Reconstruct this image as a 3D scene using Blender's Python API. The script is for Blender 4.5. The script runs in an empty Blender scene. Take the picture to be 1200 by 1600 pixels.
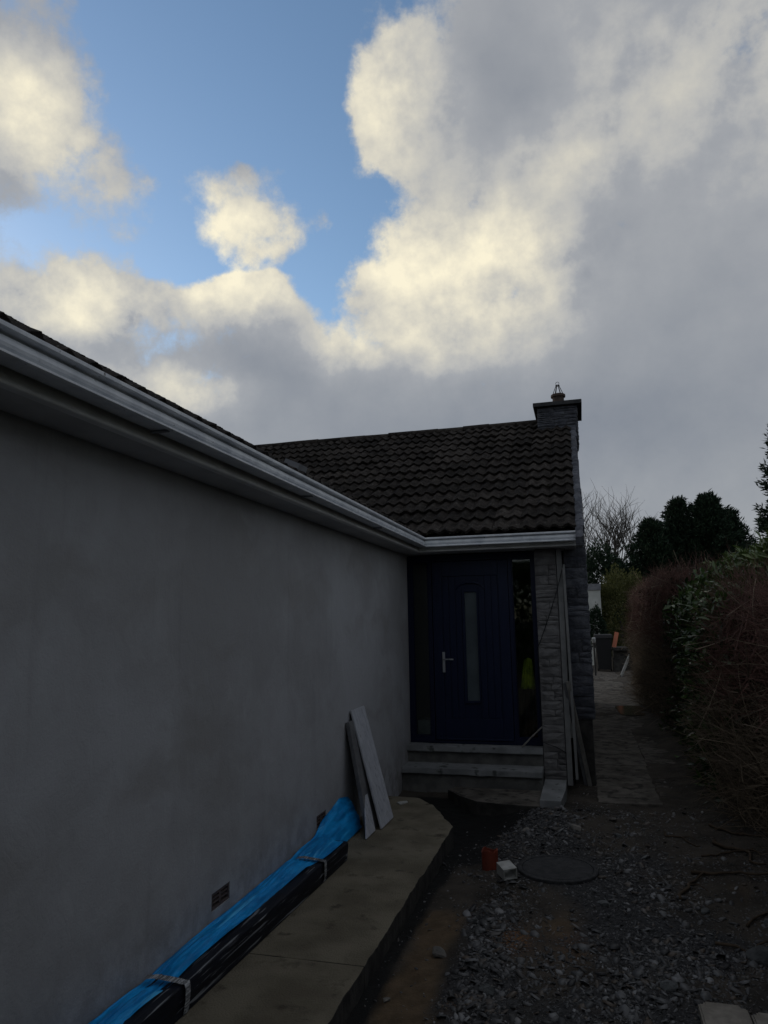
import bpy, bmesh, math, random
import numpy as np
from mathutils import Vector, Matrix, Euler, noise as mnoise
R = math.radians
random.seed(7); rng = np.random.default_rng(11)
S = bpy.context.scene
COL = S.collection

# ------------------------------------------------------------------ camera
cam_d = bpy.data.cameras.new('camera'); cam = bpy.data.objects.new('camera', cam_d); COL.objects.link(cam)
cam_d.sensor_fit = 'VERTICAL'; cam_d.sensor_height = 36; cam_d.lens = 25.0
cam_d.clip_start = .05; cam_d.clip_end = 2000
_r = Vector((.96377653, .26619852, -.01652694)); _u = Vector((.05647474, -.14312207, .98809244)); _f = Vector((-.26066337, .95323367, .15297118))
cam.matrix_world = Matrix(((_r.x, _u.x, -_f.x, 0), (_r.y, _u.y, -_f.y, 0), (_r.z, _u.z, -_f.z, 1.7), (0, 0, 0, 1)))
S.camera = cam

# ------------------------------------------------------------------ node helpers
class NT:
    def __init__(s, tree): s.t = tree; s.n = tree.nodes; s.l = tree.links
    def new(s, typ, **kw):
        n = s.n.new(typ)
        for k, v in kw.items(): setattr(n, k, v)
        return n
    def put(s, sock, v):
        if hasattr(v, 'is_output') or isinstance(v, bpy.types.NodeSocket): s.l.new(v, sock)
        elif isinstance(v, (tuple, list)) and len(v) == 3 and sock.type == 'RGBA': sock.default_value = (*v, 1)
        else: sock.default_value = v
    def math(s, op, a, b=None, c=None, clamp=False):
        n = s.new('ShaderNodeMath', operation=op, use_clamp=clamp)
        for i, v in enumerate((a, b, c)):
            if v is not None: s.put(n.inputs[i], v)
        return n.outputs[0]
    def vmath(s, op, a, b=None, out=0):
        n = s.new('ShaderNodeVectorMath', operation=op)
        s.put(n.inputs[0], a)
        if b is not None:
            s.put(n.inputs['Scale'] if op == 'SCALE' else n.inputs[1], b)
        return n.outputs['Value'] if op in ('DOT_PRODUCT', 'LENGTH', 'DISTANCE') else n.outputs[0]
    def noise(s, vec, scale, detail=6, rough=.55, lac=2.0, dist=0, out='Fac'):
        n = s.new('ShaderNodeTexNoise')
        if vec is not None: s.put(n.inputs['Vector'], vec)
        for k, v in (('Scale', scale), ('Detail', detail), ('Roughness', rough), ('Lacunarity', lac), ('Distortion', dist)): n.inputs[k].default_value = v
        return n.outputs[out]
    def ramp(s, f, a, b, v0=0., v1=1., smooth=True):
        n = s.new('ShaderNodeMapRange', interpolation_type='SMOOTHSTEP' if smooth else 'LINEAR', clamp=True)
        for i, v in enumerate((f, a, b, v0, v1)): s.put(n.inputs[i], v)
        return n.outputs[0]
    def mix(s, f, a, b):
        n = s.new('ShaderNodeMix', data_type='RGBA')
        s.put(n.inputs[0], f); s.put(n.inputs[6], a); s.put(n.inputs[7], b)
        return n.outputs[2]
    def scale3(s, v, sx, sy, sz): return s.vmath('MULTIPLY', v, (sx, sy, sz))

# ------------------------------------------------------------------ world sky
SUN_AZ, SUN_EL = R(-62), R(12)          # low sun hidden behind the house, left of the view
W = bpy.data.worlds.new('World'); S.world = W; W.use_nodes = True
w = NT(W.node_tree); w.n.clear()
STR = .15
sky = w.new('ShaderNodeTexSky', sky_type='NISHITA', sun_disc=False)
sky.sun_elevation = SUN_EL; sky.sun_rotation = SUN_AZ; sky.air_density = 1.0; sky.dust_density = .3; sky.ozone_density = 2.0
geo = w.new('ShaderNodeTexCoord'); d = geo.outputs['Generated']
sep = w.new('ShaderNodeSeparateXYZ'); w.put(sep.inputs[0], d)
az = w.math('ARCTAN2', sep.outputs[0], sep.outputs[1]); el = w.math('ARCSINE', sep.outputs[2])
cmb = w.new('ShaderNodeCombineXYZ'); w.put(cmb.inputs[0], az); w.put(cmb.inputs[1], el)
P0 = cmb.outputs[0]
# turbulent displacement of the cloud outlines
nz = w.vmath('SUBTRACT', w.noise(d, 6.0, 8, .60, out='Color'), (.5, .5, .5))
P = w.vmath('ADD', P0, w.vmath('MULTIPLY', nz, (0.13, 0.13 * .85, 0)))
def blobs(lst, vec):
    acc = None
    for (a, e, ra, re, amp) in lst:
        n = w.new('ShaderNodeVectorMath', operation='MULTIPLY_ADD'); w.put(n.inputs[0], vec); n.inputs[1].default_value = (1 / ra, 1 / re, 0); n.inputs[2].default_value = (-a / ra, -e / re, 0)
        g = w.math('POWER', .4493, w.vmath('DOT_PRODUCT', n.outputs[0], n.outputs[0]))
        acc = w.math('MULTIPLY', g, amp) if acc is None else w.math('MULTIPLY_ADD', g, amp, acc)
    return acc
# cloud banks and gaps: azimuth, elevation, their half widths, amount
COV = [(-0.456, 0.753, 0.185, 0.054, -0.85), (-0.435, 0.664, 0.126, 0.068, -0.75), (-0.576, 0.650, 0.100, 0.073, -0.62), (-0.614, 0.516, 0.112, 0.041, -0.45), (-0.337, 0.515, 0.060, 0.086, -0.90), (-0.386, 0.626, 0.078, 0.043, -0.45), (-0.212, 0.782, 0.082, 0.035, -0.45), (-0.713, 0.486, 0.103, 0.026, -0.28), (-0.586, 0.459, 0.069, 0.017, -0.45), (-0.515, 0.480, 0.117, 0.013, -0.45), (-0.259, 0.582, 0.039, 0.021, -0.55), (-0.762, 0.713, 0.182, 0.040, -0.14), (-0.357, 0.457, 0.043, 0.041, -0.45), (-0.753, 0.610, 0.066, 0.058, 0.45), (-0.512, 0.528, 0.109, 0.038, 0.12), (-0.390, 0.603, 0.058, 0.010, 0.55), (-0.345, 0.550, 0.023, 0.020, 0.60), (-0.486, 0.589, 0.021, 0.010, 0.50), (-0.361, 0.495, 0.013, 0.010, 0.30), (-0.246, 0.683, 0.070, 0.070, 0.50), (-0.282, 0.645, 0.045, 0.028, 0.40), (-0.271, 0.467, 0.048, 0.049, 0.30), (-0.697, 0.417, 0.079, 0.032, 0.20), (-0.483, 0.445, 0.091, 0.024, 0.45), (-0.266, 0.181, 0.832, 0.187, 0.45), (0.132, 0.563, 0.191, 0.152, 0.28)]
BRI = [(-0.753, 0.606, 0.074, 0.058, 0.75), (-0.508, 0.529, 0.101, 0.045, 0.75), (-0.697, 0.413, 0.087, 0.038, 0.85), (-0.483, 0.443, 0.091, 0.034, 0.80), (-0.246, 0.683, 0.085, 0.074, 0.65), (-0.184, 0.481, 0.123, 0.072, 0.75), (-0.072, 0.457, 0.101, 0.072, 0.35), (-0.225, 0.383, 0.122, 0.027, 0.35), (-0.329, 0.379, 0.042, 0.038, 0.50), (0.020, 0.587, 0.072, 0.039, 0.25), (0.192, 0.644, 0.185, 0.094, 0.25), (-0.564, 0.314, 0.077, 0.032, 0.70), (-0.059, 0.670, 0.086, 0.066, -0.22), (-0.431, 0.356, 0.128, 0.043, -0.22), (-0.100, 0.255, 0.386, 0.070, -0.22), (0.100, 0.387, 0.124, 0.119, -0.06)]
big = w.noise(d, 2.3, 3, .5)
fb = w.noise(d, 9, 8, .62)
bigc = w.math('SUBTRACT', big, .5); fbc = w.math('SUBTRACT', fb, .5)
cov = w.math('ADD', blobs(COV, P), w.math('MULTIPLY_ADD', bigc, .35, w.math('MULTIPLY_ADD', fbc, 1.9, .52)))
alpha = w.ramp(cov, .10, .52)
# relief inside the clouds: density here against density a little towards the sun
toward = (math.sin(SUN_AZ) * .035, math.cos(SUN_AZ) * .02, .022)
fb2 = w.noise(w.vmath('ADD', d, toward), 9, 5, .54)
bb = blobs(BRI, P)
rel = w.math('MULTIPLY', w.math('SUBTRACT', fb, fb2), w.ramp(bb, -.1, .7, .25, 2.3))
bri = w.math('ADD', bb, w.math('ADD', rel, w.math('MULTIPLY_ADD', bigc, .25, .30)))
b1 = w.ramp(bri, -.15, .5, smooth=False); b2 = w.ramp(bri, .38, 1.38, smooth=False)
EXPO = .25; k = 1 / STR / 2 ** EXPO
GREY, MID, CREAM = (.160, .186, .235), (.41, .42, .435), (.99, .91, .69)
cl = w.mix(b2, w.mix(b1, tuple(c * k for c in GREY), tuple(c * k for c in MID)), tuple(c * k for c in CREAM))
final = w.mix(w.math('MULTIPLY', alpha, .97), sky.outputs[0], cl)
bg = w.new('ShaderNodeBackground'); w.put(bg.inputs[0], final); bg.inputs[1].default_value = STR
wo = w.new('ShaderNodeOutputWorld'); w.l.new(bg.outputs[0], wo.inputs[0])
W.cycles.sampling_method = 'MANUAL'; W.cycles.sample_map_resolution = 256

# ------------------------------------------------------------------ sun and exposure
sl = bpy.data.lights.new('sun', 'SUN'); sl.energy = .5; sl.angle = R(12); sl.color = (1, .9, .75)
so = bpy.data.objects.new('sun', sl); COL.objects.link(so)
sdir = Vector((math.sin(SUN_AZ) * math.cos(SUN_EL), math.cos(SUN_AZ) * math.cos(SUN_EL), math.sin(SUN_EL)))
so.rotation_euler = sdir.to_track_quat('Z', 'Y').to_euler(); so.location = sdir * 60
S.view_settings.view_transform = 'Standard'; S.view_settings.look = 'None'; S.view_settings.gamma = 1
S.view_settings.use_curve_mapping = False; S.view_settings.exposure = EXPO
S.render.engine = 'CYCLES'; S.cycles.use_denoising = True; S.cycles.max_bounces = 8
S.cycles.diffuse_bounces = 3

# ------------------------------------------------------------------ materials
MATS = {}
def mat(name, c1, c2=None, rough=.85, scale=6, detail=8, spec=.3, metal=0, bump=0, bscale=40, lo=.35, hi=.65,
        c3=None, s3=30, lo3=.6, hi3=.75, rand=0, stretch=None, vec='pos', coat=0):
    if name in MATS: return MATS[name]
    m = bpy.data.materials.new(name); m.use_nodes = True; t = NT(m.node_tree); t.n.clear()
    b = t.new('ShaderNodeBsdfPrincipled'); o = t.new('ShaderNodeOutputMaterial'); t.l.new(b.outputs[0], o.inputs[0])
    pos = t.new('ShaderNodeNewGeometry').outputs['Position'] if vec == 'pos' else t.new('ShaderNodeTexCoord').outputs['Object']
    oi = t.new('ShaderNodeObjectInfo')
    if rand: pos = t.vmath('ADD', pos, t.vmath('SCALE', oi.outputs['Location'], 0.37))
    v = t.scale3(pos, *stretch) if stretch else pos
    col = c1
    if c2: col = t.mix(t.ramp(t.noise(v, scale, detail), lo, hi), c1, c2)
    if c3: col = t.mix(t.ramp(t.noise(v, s3, 5), lo3, hi3), col, c3)
    if rand:
        hs = t.new('ShaderNodeHueSaturation'); t.put(hs.inputs['Color'], col)
        t.put(hs.inputs['Value'], t.ramp(oi.outputs['Random'], 0, 1, 1 - rand, 1 + rand, smooth=False)); col = hs.outputs[0]
    t.put(b.inputs['Base Color'], col)
    b.inputs['Roughness'].default_value = rough; b.inputs['Metallic'].default_value = metal
    b.inputs['Specular IOR Level'].default_value = spec; b.inputs['Coat Weight'].default_value = coat
    if bump:
        bp = t.new('ShaderNodeBump'); bp.inputs['Strength'].default_value = bump; bp.inputs['Distance'].default_value = .02
        t.put(bp.inputs['Height'], t.noise(v, bscale, 6, .65)); t.l.new(bp.outputs[0], b.inputs['Normal'])
    MATS[name] = m; return m

M = dict(
    tile=mat('mossy_concrete_tile', (.016, .013, .0115), (.047, .040, .035), .95, 11, 9, .12, bump=1.0, bscale=75, c3=(.14, .135, .12), s3=38, lo3=.60, hi3=.72, rand=.45),
    gutter=mat('weathered_grey_gutter', (.52, .545, .58), (.68, .70, .72), .45, 9, 8, .4, c3=(.11, .115, .11), s3=38, lo3=.66, hi3=.74, stretch=(1, 1, .5)),
    fascia=mat('painted_fascia', (.58, .58, .565), (.70, .70, .68), .6, 5, 6, .3, c3=(.10, .10, .09), s3=25, lo3=.68, hi3=.78),
    soffit=mat('painted_soffit', (.42, .415, .41), (.52, .515, .51), .7, 3, 6, .3),
    stone=mat('split_stone', (.060, .064, .078), (.112, .116, .132), .92, 9, 8, .2, bump=.8, bscale=45, rand=.28),
    pierstone=mat('split_stone_warm', (.125, .121, .121), (.19, .185, .182), .92, 9, 8, .2, bump=.6, bscale=45, rand=.16),
    mortar=mat('mortar', (.09, .088, .088), (.13, .128, .125), .95, 20, 6, .2, bump=.6, bscale=60),
    plinth=mat('dark_plinth', (.022, .021, .020), (.05, .047, .043), .9, 8, 8, .3, bump=.5),  # dark tone shared by the plinth, slab edges and timber pile
    conc=mat('path_concrete', (.152, .132, .096), (.232, .205, .152), .9, 3.2, 10, .2, bump=.9, bscale=90, c3=(.084, .072, .053), s3=7, lo3=.56, hi3=.72),
    slab=mat('dirty_slab', (.070, .062, .053), (.140, .127, .110), .92, 5, 10, .25, bump=.5, bscale=70, c3=(.03, .027, .024), s3=9, lo3=.5, hi3=.66),
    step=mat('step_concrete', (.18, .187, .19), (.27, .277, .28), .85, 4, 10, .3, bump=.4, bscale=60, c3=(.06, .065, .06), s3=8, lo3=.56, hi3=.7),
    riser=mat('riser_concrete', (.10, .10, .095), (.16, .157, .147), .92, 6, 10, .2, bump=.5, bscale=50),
    door=mat('navy_door', (.0045, .0095, .033), (.006, .012, .040), .45, 4, 4, .25, bump=.08, bscale=70, stretch=(8, 1, 1)),
    frame=mat('navy_frame', (.005, .009, .032), None, .45, spec=.25),
    chrome=mat('brushed_metal', (.55, .56, .57), None, .3, metal=1),
    terra=mat('orange_clay_pipe', (.21, .042, .022), (.15, .036, .022), .7, 15, 6, .3),
    white=mat('white_plastic', (.46, .46, .44), (.32, .32, .30), .5, 12, 6, .4),
    iron=mat('cast_iron', (.028, .029, .031), (.050, .050, .053), .75, 20, 8, .3, bump=1.0, bscale=38),
    board=mat('pale_board', (.37, .38, .42), (.46, .47, .505), .7, 6, 8, .3, bump=.3, bscale=14, stretch=(6, 6, 1), c3=(.19, .2, .215), s3=9, lo3=.56, hi3=.7),
    boardedge=mat('board_grey', (.10, .10, .105), (.15, .15, .155), .8, 10, 8, .3),
    timber=mat('weathered_batten', (.16, .15, .135), (.24, .23, .21), .8, 8, 8, .2, stretch=(4, 4, .6)),
    paver=mat('tan_paver', (.20, .18, .155), (.29, .265, .23), .9, 14, 8, .2, bump=.5, bscale=80),
    black=mat('black_plastic', (.012, .012, .013), None, .5, spec=.4),
    trim=mat('dull_trim', (.17, .17, .168), (.22, .22, .215), .75, 8, 6, .2),
    cable=mat('cable_black', (.012, .012, .014), None, .6),
    orange=mat('orange_plastic', (.36, .11, .055), None, .5),
    garage=mat('white_wall', (.52, .53, .50), (.44, .45, .42), .85, 2, 6, .2),
    lead=mat('lead_grey', (.13, .135, .15), (.19, .195, .21), .55, 8, 6, .5),
    clay=mat('chimney_clay', (.085, .058, .048), (.06, .046, .04), .85, 12, 6, .2),
    airbrick=mat('airbrick_clay', (.10, .074, .068), (.07, .055, .052), .85, 25, 6, .2),
    vest=mat('hi_vis_yellow', (.50, .54, .04), (.24, .28, .022), .7, 9, 5, .2),
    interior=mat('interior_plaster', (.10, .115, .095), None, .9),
    rock=mat('grey_rock', (.075, .08, .082), (.13, .135, .135), .85, 14, 8, .3, bump=.7, bscale=40, rand=.25),
    pale=mat('pale_rock', (.20, .185, .165), (.12, .115, .105), .85, 14, 8, .3, bump=.5, bscale=40, rand=.2),
    wood=mat('twig_bark', (.045, .032, .022), (.075, .055, .038), .9, 20, 6, .2),
)
def render_mat():
    m = bpy.data.materials.new('grey_render'); m.use_nodes = True; t = NT(m.node_tree); b = t.n['Principled BSDF']
    pos = t.new('ShaderNodeNewGeometry').outputs['Position']
    warp = t.vmath('ADD', pos, t.vmath('SCALE', t.vmath('SUBTRACT', t.noise(pos, 2.2, 4, out='Color'), (.5, .5, .5)), .5))
    c = t.mix(t.ramp(t.noise(warp, .9, 6, .6), .36, .64), (.305, .304, .310), (.385, .388, .405))
    c = t.mix(t.math('MULTIPLY', t.ramp(t.noise(t.scale3(warp, 1, .55, 1.6), 1.7, 5), .5, .72), .6), c, (.27, .262, .256))     # warm damp patches
    c = t.mix(t.math('MULTIPLY', t.ramp(t.noise(t.scale3(pos, 1, 9, .5), 1.1, 6, .6), .56, .74), .16), c, (.18, .178, .176))     # drip streaks
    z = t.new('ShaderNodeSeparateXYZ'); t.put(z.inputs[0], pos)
    sp_ = t.math('MULTIPLY', t.ramp(z.outputs[2], .55, .02), t.ramp(t.noise(pos, 5, 8, .65), .38, .62)); c = t.mix(t.math('MULTIPLY', sp_, .6), c, (.135, .125, .112))   # browner and darker in patches towards the foot
    c = t.mix(t.math('MULTIPLY', t.ramp(t.noise(pos, 55, 5, .7), .58, .72), .22), c, (.36, .36, .365))
    t.put(b.inputs['Base Color'], c); b.inputs['Roughness'].default_value = .85; b.inputs['Specular IOR Level'].default_value = .2
    h = t.math('MULTIPLY_ADD', t.noise(t.scale3(warp, 1, 2, 1), 7, 5, .55), 1.6, t.noise(pos, 90, 5, .7))
    bp = t.new('ShaderNodeBump'); bp.inputs['Strength'].default_value = .35; bp.inputs['Distance'].default_value = .012; t.put(bp.inputs['Height'], h); t.l.new(bp.outputs[0], b.inputs['Normal'])
    return m
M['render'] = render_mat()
def gravel_mat():
    m = bpy.data.materials.new('slate_chips'); m.use_nodes = True; t = NT(m.node_tree); b = t.n['Principled BSDF']
    at = t.new('ShaderNodeAttribute', attribute_name='tone')
    base = t.mix(at.outputs['Fac'], (.012, .012, .013), (.185, .186, .192))
    at2 = t.new('ShaderNodeAttribute', attribute_name='warm')
    t.put(b.inputs['Base Color'], t.mix(t.math('MULTIPLY', at2.outputs['Fac'], .8), base, (.075, .052, .033)))
    b.inputs['Roughness'].default_value = .5; b.inputs['Specular IOR Level'].default_value = .5
    return m
M['gravel'] = gravel_mat()
def leaf_mat(name, c1, c2, rough=.5, spec=.4, trans=.15):
    m = bpy.data.materials.new(name); m.use_nodes = True; t = NT(m.node_tree); b = t.n['Principled BSDF']
    at = t.new('ShaderNodeAttribute', attribute_name='tone')
    t.put(b.inputs['Base Color'], t.mix(at.outputs['Fac'], c1, c2))
    b.inputs['Roughness'].default_value = rough; b.inputs['Specular IOR Level'].default_value = spec
    if trans:
        tr = t.new('ShaderNodeBsdfTranslucent'); t.put(tr.inputs[0], t.mix(at.outputs['Fac'], c1, c2))
        mx = t.new('ShaderNodeMixShader'); mx.inputs[0].default_value = trans
        t.l.new(b.outputs[0], mx.inputs[1]); t.l.new(tr.outputs[0], mx.inputs[2])
        t.l.new(mx.outputs[0], t.n['Material Output'].inputs[0])
    return m
M['laurel'] = leaf_mat('laurel_leaf', (.012, .030, .010), (.070, .115, .03), .25, .5)
M['laurelpale'] = leaf_mat('laurel_leaf_pale', (.035, .065, .015), (.12, .17, .045), .35, .5)
M['conifer'] = leaf_mat('conifer_needle', (.008, .020, .012), (.030, .055, .028), .7, .2, .05)
M['gold'] = leaf_mat('golden_conifer', (.06, .07, .022), (.15, .15, .055), .7, .2)
M['redtwig'] = leaf_mat('red_brown_twig', (.06, .034, .027), (.19, .095, .075), .7, .3, 0)
M['tantwig'] = leaf_mat('tan_twig', (.07, .054, .038), (.27, .21, .145), .7, .3, 0)
M['brownleaf'] = leaf_mat('brown_leaf', (.018, .014, .010), (.055, .038, .024), .8, .2)
M['bark'] = mat('grey_bark', (.05, .046, .043), (.085, .078, .07), .9, 9, 6, .2)
def wrap_mat(name, c1, c2, line, rough, lo, hi, sc):
    m = bpy.data.materials.new(name); m.use_nodes = True; t = NT(m.node_tree); b = t.n['Principled BSDF']
    pos = t.new('ShaderNodeNewGeometry').outputs['Position']
    v = t.scale3(pos, 14, .5, 14); n = t.noise(v, sc, 7, .6, dist=.6)
    col = t.mix(t.ramp(t.noise(t.scale3(pos, 5, 1.2, 5), 3, 5), .35, .65), c1, c2)
    col = t.mix(t.ramp(n, lo, hi), col, line)
    t.put(b.inputs['Base Color'], col); b.inputs['Roughness'].default_value = rough; b.inputs['Specular IOR Level'].default_value = .22
    bp = t.new('ShaderNodeBump'); bp.inputs['Strength'].default_value = .5; bp.inputs['Distance'].default_value = .012
    t.put(bp.inputs['Height'], t.noise(v, 1.6, 6, .6, dist=.8)); t.l.new(bp.outputs[0], b.inputs['Normal'])
    return m
M['film'] = wrap_mat('blue_film', (.0, .18, .48), (.005, .33, .78), (.08, .50, .88), .45, .56, .70, 1.5)
M['wrap'] = wrap_mat('dark_shrink_wrap', (.004, .005, .010), (.008, .010, .018), (.20, .21, .225), .5, .575, .64, 3.2)  # pale streaks: scratch lines and stretch-film highlights put into the colour
M['strap'] = wrap_mat('clear_strap', (.07, .075, .085), (.15, .155, .165), (.42, .43, .44), .4, .5, .60, 9)
def glass_mat(name, tint=(.85, .9, .88)):
    m = bpy.data.materials.new(name); m.use_nodes = True; t = NT(m.node_tree); t.n.clear()
    g = t.new('ShaderNodeBsdfGlossy'); g.inputs[1].default_value = .03
    tr = t.new('ShaderNodeBsdfTransparent'); tr.inputs[0].default_value = (*tint, 1)
    fr = t.new('ShaderNodeFresnel'); fr.inputs[0].default_value = 1.6
    mx = t.new('ShaderNodeMixShader'); o = t.new('ShaderNodeOutputMaterial')
    t.l.new(fr.outputs[0], mx.inputs[0]); t.l.new(tr.outputs[0], mx.inputs[1]); t.l.new(g.outputs[0], mx.inputs[2]); t.l.new(mx.outputs[0], o.inputs[0])
    return m
M['glass'] = glass_mat('clear_glass')
M['frost'] = mat('frosted_glass', (.075, .095, .105), (.055, .07, .08), .25, 3, 4, .5)
def ground_mat():
    m = bpy.data.materials.new('dug_soil'); m.use_nodes = True; t = NT(m.node_tree); b = t.n['Principled BSDF']
    pos = t.new('ShaderNodeNewGeometry').outputs['Position']
    soil = t.mix(t.ramp(t.noise(pos, 3.2, 8, .6), .35, .65), (.026, .022, .018), (.062, .052, .042))
    soil = t.mix(t.ramp(t.noise(pos, 60, 4, .7), .56, .70), soil, (.10, .088, .075))
    grit = t.mix(t.ramp(t.noise(pos, 45, 5, .7), .35, .68), (.014, .014, .015), (.060, .060, .062))
    at = t.new('ShaderNodeAttribute', attribute_name='grit'); col = t.mix(at.outputs['Fac'], soil, grit)
    at = t.new('ShaderNodeAttribute', attribute_name='clay'); cl_ = t.mix(t.ramp(t.noise(pos, 12, 7, .6), .3, .7), (.080, .055, .032), (.13, .09, .054)); col = t.mix(at.outputs['Fac'], col, cl_)
    at = t.new('ShaderNodeAttribute', attribute_name='wet'); col = t.mix(at.outputs['Fac'], col, (.008, .008, .008))
    at = t.new('ShaderNodeAttribute', attribute_name='rust')
    rf = t.math('MULTIPLY', at.outputs['Fac'], t.ramp(t.noise(pos, 70, 4, .7), .42, .58)); col = t.mix(rf, col, (.20, .095, .035))
    at = t.new('ShaderNodeAttribute', attribute_name='field'); gr = t.mix(t.noise(pos, 1.3, 6), (.035, .05, .018), (.075, .085, .035)); col = t.mix(at.outputs['Fac'], col, gr)
    t.put(b.inputs['Base Color'], col); b.inputs['Roughness'].default_value = .9; b.inputs['Specular IOR Level'].default_value = .25
    bp = t.new('ShaderNodeBump'); bp.inputs['Strength'].default_value = .9; bp.inputs['Distance'].default_value = .012
    t.put(bp.inputs['Height'], t.noise(pos, 70, 6, .7)); t.l.new(bp.outputs[0], b.inputs['Normal'])
    return m
M['ground'] = ground_mat()
mw = bpy.data.materials.new('puddle_water'); mw.use_nodes = True
_b = mw.node_tree.nodes['Principled BSDF']; _b.inputs['Base Color'].default_value = (.012, .011, .010, 1); _b.inputs['Roughness'].default_value = .12
M['water'] = mw

# ------------------------------------------------------------------ object helpers
BASE = {}
def mesh(name, V, F, smooth=False):
    me = bpy.data.meshes.new(name); me.from_pydata([tuple(v) for v in V], [], F); me.update()
    if smooth:
        for p_ in me.polygons: p_.use_smooth = True
    return me
def link(name, data, parent=None, m=None, world=None, **props):
    o = bpy.data.objects.new(name, data); COL.objects.link(o)
    if m is not None and data is not None and len(data.materials) == 0: data.materials.append(m)
    if parent is not None:
        o.parent = parent
        if parent.name in BASE: o.matrix_parent_inverse = Matrix.Translation(-BASE[parent.name])
    if world is not None: o.matrix_basis = world
    for k_, v_ in props.items(): o[k_] = v_
    return o
def thing(name, label, cat, loc=(0, 0, 0), group=None):
    o = bpy.data.objects.new(name, None); COL.objects.link(o); o.empty_display_size = .1
    o.location = loc; o['label'] = label; o['category'] = cat
    if group: o['group'] = group
    BASE[o.name] = Vector(loc); return o
def boxv(x0, x1, y0, y1, z0, z1):
    V = [(x, y, z) for z in (z0, z1) for y in (y0, y1) for x in (x0, x1)]
    F = [(0, 2, 3, 1), (4, 5, 7, 6), (0, 1, 5, 4), (2, 6, 7, 3), (0, 4, 6, 2), (1, 3, 7, 5)]
    return V, F
def join(parts):
    V, F = [], []
    for v, f in parts:
        n = len(V); V += [tuple(a) for a in v]; F += [tuple(i + n for i in g) for g in f]
    return V, F
def box(name, b, m, parent=None, bev=0, **kw):
    me = mesh(name, *boxv(*b))
    if bev:
        bm = bmesh.new(); bm.from_mesh(me)
        bmesh.ops.bevel(bm, geom=bm.edges[:], offset=bev, segments=2, affect='EDGES', profile=.6); bm.to_mesh(me); bm.free()
    return link(name, me, parent, m, **kw)
def tubev(pts, rad, n=8, caps=True):
    pts = [Vector(p_) for p_ in pts]; V, F = [], []
    rad = rad if isinstance(rad, (list, tuple)) else [rad] * len(pts)
    prev = None
    for i, p_ in enumerate(pts):
        t = (pts[min(i + 1, len(pts) - 1)] - pts[max(i - 1, 0)]).normalized()
        a = t.orthogonal().normalized() if prev is None else (prev - t * prev.dot(t)).normalized()
        prev = a; b = t.cross(a)
        V += [p_ + rad[i] * (math.cos(2 * math.pi * j / n) * a + math.sin(2 * math.pi * j / n) * b) for j in range(n)]
    for i in range(len(pts) - 1):
        for j in range(n):
            F.append((i * n + j, i * n + (j + 1) % n, (i + 1) * n + (j + 1) % n, (i + 1) * n + j))
    if caps: F += [tuple(range(n - 1, -1, -1)), tuple((len(pts) - 1) * n + j for j in range(n))]
    return V, F
def plank(name, a, b, width, thick, wdir, m, parent=None, bev=.002, bow=0, **kw):
    """board from point a to point b (centre line of its back face), width along wdir"""
    a, b = Vector(a), Vector(b); t = (b - a).normalized(); wd = Vector(wdir); wd = (wd - t * wd.dot(t)).normalized(); nn = t.cross(wd)
    V, F = [], []; N = 9
    for i in range(N):
        s_ = i / (N - 1); c = a.lerp(b, s_) + nn * bow * math.sin(math.pi * s_)
        V += [c - wd * width / 2, c + wd * width / 2, c + wd * width / 2 + nn * thick, c - wd * width / 2 + nn * thick]
    for i in range(N - 1):
        for j in range(4): F.append((i * 4 + j, i * 4 + (j + 1) % 4, i * 4 + 4 + (j + 1) % 4, i * 4 + 4 + j))
    F += [(3, 2, 1, 0), tuple((N - 1) * 4 + j for j in range(4))]
    me = mesh(name, V, F); bm = bmesh.new(); bm.from_mesh(me); bmesh.ops.recalc_face_normals(bm, faces=bm.faces)
    bm.to_mesh(me); bm.free()
    return link(name, me, parent, m, **kw)
def polyprism(poly, z0, z1, name, m, parent=None, bev=.006, edge=None, **kw):
    bm = bmesh.new(); vs = [bm.verts.new((x, y, z1)) for x, y in poly]; f = bm.faces.new(vs)
    if f.normal.z < 0: f.normal_flip()
    ex = bmesh.ops.extrude_face_region(bm, geom=[f]); 
    for v in ex['geom']:
        if isinstance(v, bmesh.types.BMVert): v.co.z = z0
    bmesh.ops.recalc_face_normals(bm, faces=bm.faces)
    if bev: bmesh.ops.bevel(bm, geom=[e for e in bm.edges if all(v.co.z > z1 - 1e-5 for v in e.verts)], offset=bev, segments=2, affect='EDGES', profile=.6)
    me = bpy.data.meshes.new(name); bm.normal_update()
    if edge is not None:
        for f in bm.faces:
            if abs(f.normal.z) < .3: f.material_index = 1
    bm.to_mesh(me); bm.free(); me.materials.append(m)
    if edge is not None: me.materials.append(edge)
    return link(name, me, parent, m, **kw)
def jag(p0, p1, n, amp):
    out = []
    for i in range(n):
        s_ = i / n; q = Vector(p0).lerp(Vector(p1), s_); nrm = (Vector(p1) - Vector(p0)).orthogonal() if False else Vector((-(p1[1] - p0[1]), p1[0] - p0[0])).normalized()
        a = amp * mnoise.noise(Vector((q.x * 7, q.y * 7, .3))) + amp * .6 * mnoise.noise(Vector((q.x * 29, q.y * 29, 4.3))) if i else 0
        out.append((q.x + nrm.x * a, q.y + nrm.y * a))
    return out
def attr(me, name, vals, domain='POINT'):
    a = me.attributes.new(name, 'FLOAT', domain); a.data.foreach_set('value', np.asarray(vals, dtype=np.float32))
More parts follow.
